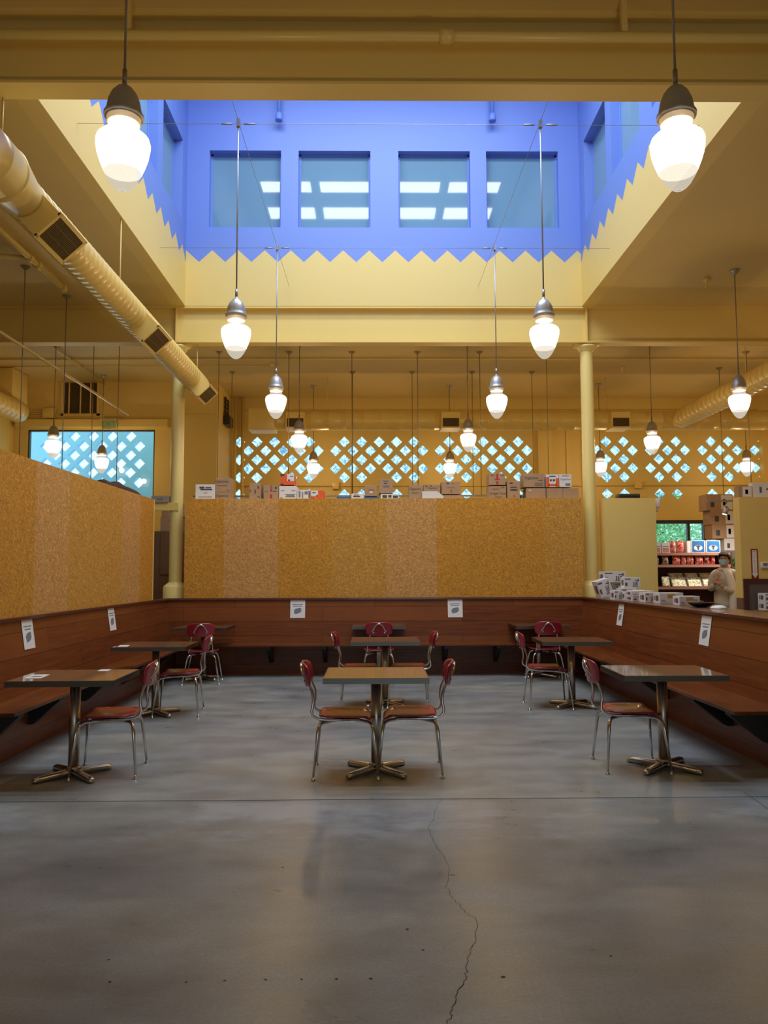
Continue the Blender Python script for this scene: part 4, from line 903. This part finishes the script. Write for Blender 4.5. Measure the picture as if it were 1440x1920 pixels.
# ================================================================ STORE
SY = 13.6; ks = 1480/SY
SX = lambda px: (px-702)/ks
t = thing('store_shelf', 'store shelving with pinkish shelf edges and dark back, in the opening at the right', 'shelf', (0, SY, 0))
x0, x1 = SX(1226), SX(1372); sz = [0.86, 1.255, 1.635, 1.84]
MB().box(x0, x1, 0.42, 0.45, 0, 1.80).obj('back_panel', M_shback, t)
for z in sz+[0.3]: MB().box(x0, x1, 0, 0.42, z-0.045, z).obj('shelf_board', M_shelf, t)
for x in (x0-0.03, x1): MB().box(x, x+0.03, 0.0, 0.45, 0, 1.85).obj('upright', M_shback, t)
def pouch(label, px0, px1, z, h_, col, y=SY+0.12, spot=None, group='snack bags on the store shelf'):
    cx = (SX(px0)+SX(px1))/2; w_ = (SX(px1)-SX(px0))*0.96; rings = []
    for i in range(9):
        f_ = i/8; th = 0.055*math.sin(PI*(0.06+0.88*f_))**0.7; hw = w_/2*(1-0.10*math.sin(PI*f_)) ; rings.append([(hw*math.copysign(abs(math.cos(a_))**0.6, math.cos(a_)), th*math.sin(a_), f_*h_) for a_ in [2*PI*q/16 for q in range(16)]])
    m = mat('snack_bag_film', col, 0.22, coat=0.5); nn_ = N(m); p_, _, _, _ = nn_.pos()
    c2 = spot or srgb(235, 190, 170)
    nn_.link(nn_.ramp(nn_.noise(p_, 16, 4, 0.6, 1.0), [(0.44, col), (0.50, c2), (0.56, col), (0.66, tuple(c*0.4 for c in col[:3]))]), nn_.b.inputs['Base Color'])
    o = MB().loft(rings, cap=True).obj('snack_bag', m, loc=(cx, y, z), rot=(0, 0, random.uniform(-0.15, 0.15))); return tag(o, label, 'snack bag', group)
R1 = srgb(190, 40, 35); R2 = srgb(170, 60, 50); BK = srgb(60, 50, 48)
T = sz[3]
pouch('red snack bag on the top shelf, left of its brighter twin', 1261, 1274, T, 0.21, R1); pouch('bright red snack bag on the top shelf beside the blue boxes', 1274, 1290, T, 0.21, srgb(215, 40, 35))
for i, (a_, c_, lab) in enumerate(((1230, 1243, 'white and tan box at the left end of the top shelf'), (1245, 1260, 'white and tan box on the top shelf beside the red bags'))):
    carton(lab, SX(a_), SX(c_), T, T+0.18, SY+0.05, 0.15, M_wcard, marks=((0.1, 0.9, 0.6, 0.66, I), (0.1, 0.9, 0.05, 0.5, mat('tan_print', srgb(190, 130, 105), 0.6))), group='boxes on the top store shelf')
for i, (a_, c_, lab) in enumerate(((1301, 1327, 'blue box with a white oval picture on the top shelf, left one'), (1329, 1356, 'blue box with a white oval picture on the top shelf, right one'))):
    o = carton(lab, SX(a_), SX(c_), T, T+0.215, SY+0.05, 0.2, M_wcard, marks=((0.06, 0.94, 0.05, 0.95, M_blu),), group='boxes on the top store shelf')
    MB().lathe([(0.075, 0), (0.075, 0.001)], 24, M=Matrix.Translation((0.0, -0.0015, 0.085)) @ Matrix.Diagonal((1, 1, 0.62, 1)) @ Matrix.Rotation(PI/2, 4, 'X')).obj('printed_oval', M_wcard, o)
    MB().prism([(-0.012, 0.05), (0.012, 0.05), (0.02, 0.10), (0.05, 0.115), (0, 0.13), (-0.05, 0.115), (-0.02, 0.10)], 'y', -0.004, -0.0028).obj('printed_figure', M_ink, o)
carton('plain white box leaning at the left of the blue boxes', SX(1293), SX(1300), T, T+0.2, SY+0.05, 0.2, M_wcard, group='boxes on the top store shelf')
od2 = ['leftmost', 'second', 'third', 'fourth', 'fifth', 'sixth', 'seventh', 'rightmost']
for i, (a_, c_, col) in enumerate(((1231, 1239, BK), (1245, 1258, srgb(110, 90, 70)), (1264, 1281, R1), (1281, 1291, R2), (1291, 1306, R2), (1308, 1324, R1), (1324, 1336, srgb(120, 40, 40)), (1336, 1346, R1))):
    pouch('%s snack bag from the left on the second store shelf' % od2[i], a_, c_, sz[2], 0.155, col, SY+0.08)
def clam(label, px0, px1, z, h_, tilt, y=SY+0.02, col1=srgb(225, 205, 130)):
    w_ = SX(px1)-SX(px0); t_ = thing('salad_tray', label, 'food tray', ((SX(px0)+SX(px1))/2, y, z), 0, 'clear food trays on the store shelf')
    m = mat('packed_pastry', col1, 0.5); nn_ = N(m); p_, _, _, _ = nn_.pos(); nn_.link(nn_.ramp(nn_.noise(p_, 34, 3), [(0.4, srgb(150, 150, 70)), (0.5, srgb(232, 215, 160)), (0.62, srgb(245, 240, 225))]), nn_.b.inputs['Base Color'])
    Mr = Matrix.Rotation(tilt, 4, 'X')
    MB().box(-w_/2*0.85, w_/2*0.85, 0.0, 0.035, 0.012, h_-0.012, M=Mr).obj('filling', m, t_)
    b = MB(); b.loft([[(-w_/2, 0, 0), (w_/2, 0, 0), (w_/2, 0, h_), (-w_/2, 0, h_)], [(-w_/2*0.9, 0.045, 0.01), (w_/2*0.9, 0.045, 0.01), (w_/2*0.9, 0.045, h_-0.01), (-w_/2*0.9, 0.045, h_-0.01)]], sm=False, M=Mr, cap=False)
    b.add([(-w_/2*0.9, 0.045, 0.01), (w_/2*0.9, 0.045, 0.01), (w_/2*0.9, 0.045, h_-0.01), (-w_/2*0.9, 0.045, h_-0.01)], [(0, 1, 2, 3)], M=Mr); b.obj('tray', mat('white_tray', G(0.85), 0.3), t_)
    for z_, q_ in ((0.6, 0.8),): MB().box(-w_*0.2, w_*0.15, -0.002, 0, h_*z_, h_*q_, M=Mr).obj('price_label', M_white, t_)
    return t_
for i, (a_, c_) in enumerate(((1262, 1290), (1292, 1319), (1321, 1345))): clam('open tray of pastries leaning on the third store shelf, %s of three' % ['left', 'middle', 'right'][i], a_, c_, sz[1], 0.20, -0.6)
for i, (a_, c_) in enumerate(((1260, 1288), (1291, 1316), (1319, 1347))): clam('white tray lying behind and above, %s of three on the third store shelf' % ['left', 'middle', 'right'][i], a_, c_, sz[1]+0.16, 0.10, -0.7, SY+0.13, srgb(200, 200, 180))
clam('clear tray leaning sideways at the left end of the third store shelf', 1244, 1258, sz[1], 0.19, -0.35)
M_bread = mat('bread_crust', srgb(196, 140, 80), 0.6)
for i, (a_, c_) in enumerate(((1275, 1288), (1289, 1306), (1308, 1327))):
    w_ = SX(c_)-SX(a_); rings = []
    for q in range(7):
        f_ = q/6; s_ = math.sin(PI*(0.12+0.76*f_))**0.5; rings.append([((f_-0.5)*w_, 0.05*s_*math.cos(a2), 0.035+0.035*s_*math.sin(a2)) for a2 in [2*PI*e/12 for e in range(12)]])
    tag(MB().loft(rings, cap=True).obj('bread_loaf', M_bread, loc=((SX(a_)+SX(c_))/2, SY+0.2, sz[0]+0.09)), 'wrapped bread roll at the back of the lowest visible shelf, %s of three' % ['left', 'middle', 'right'][i], 'bread', 'bread rolls on the low shelf')
    tag(MB().box(-w_*0.5, w_*0.5, 0, 0.18, 0, 0.088).obj('bread_crate', M_shback, loc=((SX(a_)+SX(c_))/2, SY+0.12, sz[0])), 'small dark crate holding up the %s bread roll' % ['left', 'middle', 'right'][i], 'crate', 'crates under the bread rolls')
for i, (a_, c_) in enumerate(((1300, 1316), (1317, 1331), (1332, 1345))): pouch('pale bag of crisps at the front of the low shelf, %s of three' % ['left', 'middle', 'right'][i], a_, c_, sz[0]-0.0, 0.12, srgb(232, 205, 150), SY+0.05, srgb(230, 120, 70), group='pale bags on the low shelf')
# stack of boxes right of the shelves
GS = 'tall stack of store boxes'
zz = 1.9
kq = 1480/14.6; QX = lambda px: (px-702)/kq
tag(MB().box(QX(1328), QX(1400), 14.45, 15.2, 0, 1.9).obj('store_gondola', M_grey), 'grey store rack carrying the tall stack of boxes', 'rack')
for i, (a_, c_, h_, m_) in enumerate(((1357, 1392, 0.22, M_wcard), (1335, 1384, 0.26, M_card), (1333, 1384, 0.26, M_card), (1326, 1376, 0.30, M_card))):
    o = carton('%s box of the tall stack right of the store shelves' % ['bottom white', 'second', 'third', 'topmost'][i], QX(a_), QX(c_), zz, zz+h_, 14.5, 0.35, m_, marks=((0.55, 0.98, 0.06, 0.94, M_wcard), (0.62, 0.72, 0.3, 0.7, M_ink), (0.15, 0.3, 0.2, 0.6, M_ink)), group=GS); zz += h_+0.001
carton('white-faced box on top of the right yellow panel, left one', 5.76, 5.98, 2.681, 2.86, 12.36, 0.15, M_card, marks=((0.3, 0.98, 0.05, 0.95, M_wcard), (0.5, 0.7, 0.3, 0.7, M_blu)), group='boxes on the right panel')
carton('white-faced box on top of the right yellow panel, right one', 5.99, 6.35, 2.681, 2.92, 12.36, 0.15, M_wcard, marks=((0.3, 0.4, 0.3, 0.7, M_blu), (0.6, 0.9, 0.5, 0.6, I)), group='boxes on the right panel')
b = MB().rbox(-0.17, 0.17, 0, 0.2, 0, 0.07, 0.02); tag(b.obj('dark_case', M_black, loc=(4.02, 12.32, 2.671)), 'flat black case lying on top of the left yellow panel', 'case')
# green plant behind the person
def plant(label, x, y, z, r_, n_, m_, name='leafy_plant', stem=0.3):
    t_ = thing(name, label, 'plant', (x, y, z)); b = MB()
    for i in range(n_):
        a_ = random.uniform(0, 2*PI); e_ = random.uniform(-0.3, 1.3); d_ = Vector((math.cos(a_)*math.cos(e_), math.sin(a_)*math.cos(e_), math.sin(e_)))*r_*random.uniform(0.4, 1.0)
        c_ = d_+Vector((0, 0, stem)); s_ = r_*(0.22 if n_ < 500 else 0.06); u_ = Vector((random.uniform(-1, 1), random.uniform(-1, 1), random.uniform(-1, 1))).normalized(); v_ = u_.orthogonal().normalized()
        b.add([c_-u_*s_, c_+v_*s_*0.5, c_+u_*s_, c_-v_*s_*0.5], [(0, 1, 2, 3)])
    b.obj('foliage', m_, t_); MB().tube([(0, 0, 0), (0, 0, stem+0.2*r_)], 0.02+0.02*r_, 8).obj('stem', M_cab, t_); return t_
M_leaf = mat('green_leaf', srgb(60, 120, 45), 0.5); M_leaf2 = mat('bright_leaf', srgb(150, 215, 160), 0.5)
tag(MB().rbox(QX(1350), QX(1372), 14.0, 14.3, 0, 1.55, 0.02).obj('produce_stand', M_grey), 'grey stand behind the masked person carrying green produce', 'stand')
plant('bunch of green leaves behind the masked person', QX(1362), 14.12, 1.55, 0.16, 140, M_leaf, stem=0.08)
plant('bright green tree outside the store window', 8.6, 23.5, 0.0, 1.5, 2600, M_leaf2, 'street_tree', 2.4)
struct(MB().box(-14, 16, YB+0.3, 30, -0.16, -0.02).obj('ground', mat('pavement', G(0.8), 0.8)))
# emergency light box and green sign in the opening
t = thing('emergency_light', 'small white box with a lamp below it at the upper left of the store opening', 'emergency light', (4.47, 12.5, 2.62))
MB().rbox(-0.04, 0.08, -0.04, 0.06, -0.09, 0.06, 0.01).obj('housing', M_wcard, t); MB().lathe([(0.035, -0.15), (0.045, -0.13), (0.03, -0.09)], 14, M=Matrix.Translation((0.02, 0, 0))).obj('lamp_head', M_wcard, t)
MB().box(-0.05, -0.04, -0.03, 0.05, -0.05, 0.05).obj('wall_bracket', M_grey, t)
t = thing('exit_sign', 'thin green exit sign seen edge-on inside the store opening', 'exit sign', (4.50, 12.56, 2.45))
MB().box(-0.012, 0.012, 0, 0.2, -0.09, 0.09).obj('panel', mat('green_sign', srgb(110, 170, 70), 0.5), t); MB().box(-0.12, -0.012, 0.0, 0.02, 0.05, 0.07).obj('wall_bracket', M_grey, t)
# fire extinguisher sign, thermostat, cabinet door on right panel
t = thing('extinguisher_sign', 'red and white arrow sign reading FIRE EXTINGUISHER on the right yellow panel', 'sign', (5.945, 12.30, 1.63))
MB().box(-0.055, 0.055, -0.004, 0, -0.235, 0.235).obj('panel', mat('sign_red', srgb(150, 30, 40), 0.4), t)
MB().prism([(-0.035, 0.215), (0.035, 0.215), (0.035, -0.15), (0.05, -0.15), (0, -0.22), (-0.05, -0.15), (-0.035, -0.15)], 'y', -0.005, -0.004).obj('arrow', M_white, t)
text('lettering', 'FIRE', 0.034, (0, -0.0052, 0.19), (PI/2, 0, 0), M_redt, t, sx=0.8)
for i, c_ in enumerate('EXTINGUISHER'): text('lettering', c_, 0.028, (0, -0.0052, 0.150-0.0255*i), (PI/2, 0, 0), M_ink, t)
t = thing('thermostat', 'white thermostat on the right yellow panel beside the arrow sign', 'thermostat', (6.10, 12.30, 1.61))
MB().rbox(-0.07, 0.07, -0.03, 0, -0.05, 0.05, 0.012).obj('housing', M_wcard, t); MB().box(-0.035, 0.035, -0.032, -0.03, -0.01, 0.035).obj('display', M_grey, t)
t = thing('cabinet_door', 'grey panelled door in a dark red-brown frame below the arrow sign', 'door', (6.2, 12.29, 0))
MB().box(-0.45, 0.75, -0.03, 0, 1.33, 1.40).box(-0.45, -0.38, -0.03, 0, 0, 1.33).box(0.68, 0.75, -0.03, 0, 0, 1.33).obj('frame', M_shback, t)
MB().box(-0.38, 0.68, -0.018, 0, 0, 1.33).box(-0.30, 0.60, -0.024, -0.018, 0.1, 1.26).obj('panel', mat('grey_brown_door', srgb(96, 84, 78), 0.5), t)
for i in range(2):
    o = wc('white carton with a blue emblem by the grey door, %s one' % ['lower', 'upper'][i], 5.98+0.14, 12.12, 0.92+0.131*i, 0.36, 0.22, 0.13, 0)
    o['group'] = 'cartons by the grey door'
tag(MB().rbox(5.85, 6.45, 11.95, 12.25, 0, 0.92, 0.02).obj('store_counter', M_cab), 'brown low counter in front of the grey door carrying two white cartons', 'counter')

# ================================================================ PERSON
def skin(name, verts, edges, radii, m, parent, root=0, sub=2):
    me = D.meshes.new(name); me.from_pydata(verts, edges, []); o = D.objects.new(name, me); COL.objects.link(o)
    md = o.modifiers.new('skin', 'SKIN'); md.use_smooth_shade = True
    for i, r_ in enumerate(radii):
        sv = me.skin_vertices[0].data[i]; sv.radius = (r_, r_) if not isinstance(r_, tuple) else r_; sv.use_root = (i == root)
    sb = o.modifiers.new('sub', 'SUBSURF'); sb.levels = sub; sb.render_levels = sub
    dg = bpy.context.evaluated_depsgraph_get(); m2 = D.meshes.new_from_object(o.evaluated_get(dg)); o.modifiers.clear(); o.data = m2
    m2.materials.clear(); m2.materials.append(m)
    for p_ in m2.polygons: p_.use_smooth = True; p_.material_index = 0
    o.parent = parent; return o
M_skin = mat('skin', srgb(176, 128, 104), 0.5); M_coat = mat('beige_knit_coat', srgb(188, 172, 150), 0.85); M_trs = mat('grey_trousers', srgb(128, 122, 112), 0.85)
M_hair = mat('brown_hair', srgb(62, 44, 36), 0.8, spec=0.2); M_mask = mat('pale_blue_mask', srgb(150, 172, 184), 0.8)
pe = thing('person', 'person in a blue face mask and beige coat by the shelves, hands at the chest', 'person', (5.79, 13.02, 0.0), -0.55)
# body facing -Y
V = [(0, 0, 0.98), (0, 0.0, 1.18), (0, 0.0, 1.38), (0, -0.01, 1.52), (0, -0.02, 1.59),           # 0-4 pelvis..neck
     (-0.10, 0, 0.92), (-0.11, -0.01, 0.50), (-0.11, 0.02, 0.09), (-0.11, -0.12, 0.045),          # 5-8 leg
     (0.10, 0, 0.92), (0.12, 0.0, 0.50), (0.12, 0.03, 0.09), (0.12, -0.11, 0.045),              # 9-12
     (-0.18, 0.0, 1.46), (-0.23, 0.0, 1.22), (-0.16, -0.20, 1.26), (-0.10, -0.26, 1.36),          # 13-16 left of picture arm, hand raised
     (0.18, 0.0, 1.46), (0.24, -0.02, 1.18), (0.08, -0.22, 1.20), (-0.03, -0.27, 1.30),            # 17-20 other arm across chest
     (0, -0.03, 1.70), (0, -0.02, 1.78)]                                                        # 21-22 head
Ee = [(0, 1), (1, 2), (2, 3), (3, 4), (0, 5), (5, 6), (6, 7), (7, 8), (0, 9), (9, 10), (10, 11), (11, 12), (3, 13), (13, 14), (14, 15), (15, 16), (3, 17), (17, 18), (18, 19), (19, 20), (4, 21), (21, 22)]
Rr = [(0.16, 0.11), (0.14, 0.10), (0.16, 0.11), (0.10, 0.08), 0.052, 0.09, 0.06, 0.042, 0.04, 0.09, 0.06, 0.042, 0.04, 0.062, 0.046, 0.038, 0.027, 0.062, 0.046, 0.038, 0.027, (0.078, 0.095), (0.07, 0.085)]
skin('body', V, Ee, Rr, M_skin, pe)
# clothes (slightly larger shells along the same skeleton)
Ci = [0, 1, 2, 3, 13, 14, 15, 17, 18, 19]
cv = [V[i] for i in Ci]+[(V[15][0]*0.35+V[16][0]*0.65, V[15][1]*0.35+V[16][1]*0.65, V[15][2]*0.35+V[16][2]*0.65), (V[19][0]*0.35+V[20][0]*0.65, V[19][1]*0.35+V[20][1]*0.65, V[19][2]*0.35+V[20][2]*0.65), (0, 0.01, 0.62), (0, 0.01, 0.42)]
skin('coat', cv, [(0, 1), (1, 2), (2, 3), (3, 4), (4, 5), (5, 6), (6, 10), (3, 7), (7, 8), (8, 9), (9, 11), (0, 12), (12, 13)], [(0.20, 0.15), (0.18, 0.135), (0.195, 0.14), (0.115, 0.095), 0.076, 0.056, 0.048, 0.076, 0.056, 0.048, 0.042, 0.042, (0.21, 0.17), (0.21, 0.17)], M_coat, pe)
skin('trousers', [V[0], V[5], V[6], V[7], V[9], V[10], V[11]], [(0, 1), (1, 2), (2, 3), (0, 4), (4, 5), (5, 6)], [(0.165, 0.12), 0.10, 0.075, 0.06, 0.10, 0.075, 0.06], M_trs, pe)
# scarf hanging down the front right
b = MB(); rings = []
for i in range(14):
    f_ = i/13; z = 1.55-1.0*f_; x = 0.05+0.10*min(1, f_*3); y = -0.13-0.05*math.sin(min(1, f_*2.5)*PI*0.5); w_ = 0.06+0.02*f_; wv = 0.012*math.sin(f_*14)
    rings.append([(x-w_, y+wv, z), (x, y-0.025-wv, z), (x+w_, y, z), (x+w_, y+0.02, z), (x, y, z), (x-w_, y+0.02+wv, z)])
b.loft(rings, cap=True)
for i in range(6): b.tube([(0.085+0.022*i, -0.17, 0.56), (0.085+0.024*i, -0.175, 0.49)], 0.006, 5)
b.obj('scarf', mat('cream_scarf', srgb(206, 194, 174), 0.9), pe)
# collar/scarf round the neck
MB().loft([[((0.088+0.018*math.cos(q2))*math.cos(a_), -0.015+(0.082+0.018*math.cos(q2))*math.sin(a_), 1.545+0.03*math.sin(q2)) for q2 in [2*PI*e/8 for e in range(8)]] for a_ in [2*PI*e/18 for e in range(19)]]).obj('collar', M_coat, pe)
# head details
hd = []
b = MB()
rings = []
for i in range(12):
    f_ = i/11; a_ = f_*PI/2*1.28; rr_ = math.cos(min(a_, PI/2)*1.0) if a_ < PI/2 else 0.01
hair = MB()
for i in range(10):
    el = -0.35+(PI/2+0.35)*i/9; ring = []
    for q in range(20):
        az = 2*PI*q/20; front = max(0, -math.sin(az)); e2 = el if front < 0.35 else max(el, 0.62)
        ring.append((0.104*math.cos(e2)*math.cos(az), -0.005+0.122*math.cos(e2)*math.sin(az), 1.725+0.125*math.sin(e2)))
    hair.add([], []); hd.append(ring)
hair.loft(hd, cap=True); hair.obj('hair', M_hair, pe)
MB().loft([[(0.072*s_*math.cos(a_), -0.030-0.105*abs(math.sin(a_)), z) for a_ in [PI+PI*e/10 for e in range(11)]] for z, s_ in ((1.712, 1.08), (1.69, 1.12), (1.66, 1.08), (1.635, 0.9), (1.62, 0.6))], closed=False).obj('face_mask', M_mask, pe)
for s_ in (-1, 1):
    MB().lathe([(0.004, -0.006), (0.011, -0.003), (0.012, 0.003), (0.004, 0.007)], 10, M=Matrix.Translation((0.034*s_, -0.112, 1.735)) @ Matrix.Rotation(PI/2, 4, 'X')).obj('eye', M_ink, pe)
    MB().lathe([(0.006, 0), (0.022, 0.004), (0.028, 0.012), (0.018, 0.018)], 12, M=Matrix.Translation((0.078*s_, -0.015, 1.715)) @ Matrix.Rotation(PI/2*s_, 4, 'Y') @ Matrix.Diagonal((1.25, 0.8, 1, 1))).obj('ear', M_skin, pe)
MB().box(-0.05, 0.05, -0.122, -0.112, 1.752, 1.758).obj('eyebrows', M_hair, pe)
# hands: palm + five separate fingers each, laid on the chest
def hand(root, dirv, side):
    d_ = Vector(dirv).normalized(); up_ = Vector((0, -0.2, 1)); sd = d_.cross(Vector((0, -1, 0))).normalized()*side; r0 = Vector(root)
    vs = [r0, r0+d_*0.045, r0+d_*0.085]; es = [(0, 1), (1, 2)]; rd = [0.024, 0.032, 0.028]
    inn = Vector((0, 1, 0))*0.012
    for k_, (off, L_) in enumerate(((-0.028, 0.062), (-0.009, 0.074), (0.010, 0.070), (0.028, 0.054))):
        s0 = len(vs); vs += [r0+d_*0.082+sd*off, r0+d_*(0.082+L_*0.55)+sd*off*1.15, r0+d_*(0.082+L_)+sd*off*1.2+inn]; es += [(2, s0), (s0, s0+1), (s0+1, s0+2)]; rd += [0.011, 0.009, 0.0075]
    s0 = len(vs); vs += [r0+d_*0.03+sd*0.036, r0+d_*0.062+sd*0.062+inn]; es += [(1, s0), (s0, s0+1)]; rd += [0.012, 0.009]
    return skin('hand', [tuple(v_) for v_ in vs], es, rd, M_skin, pe)
hand((-0.10, -0.26, 1.36), (0.35, 0.1, 0.9), 1); hand((-0.03, -0.27, 1.30), (-0.75, 0.05, 0.5), -1)
for s_ in (-0.11, 0.12): MB().rbox(s_-0.05, s_+0.05, -0.20, 0.09, 0.0, 0.085, 0.035).obj('shoe', M_black, pe)
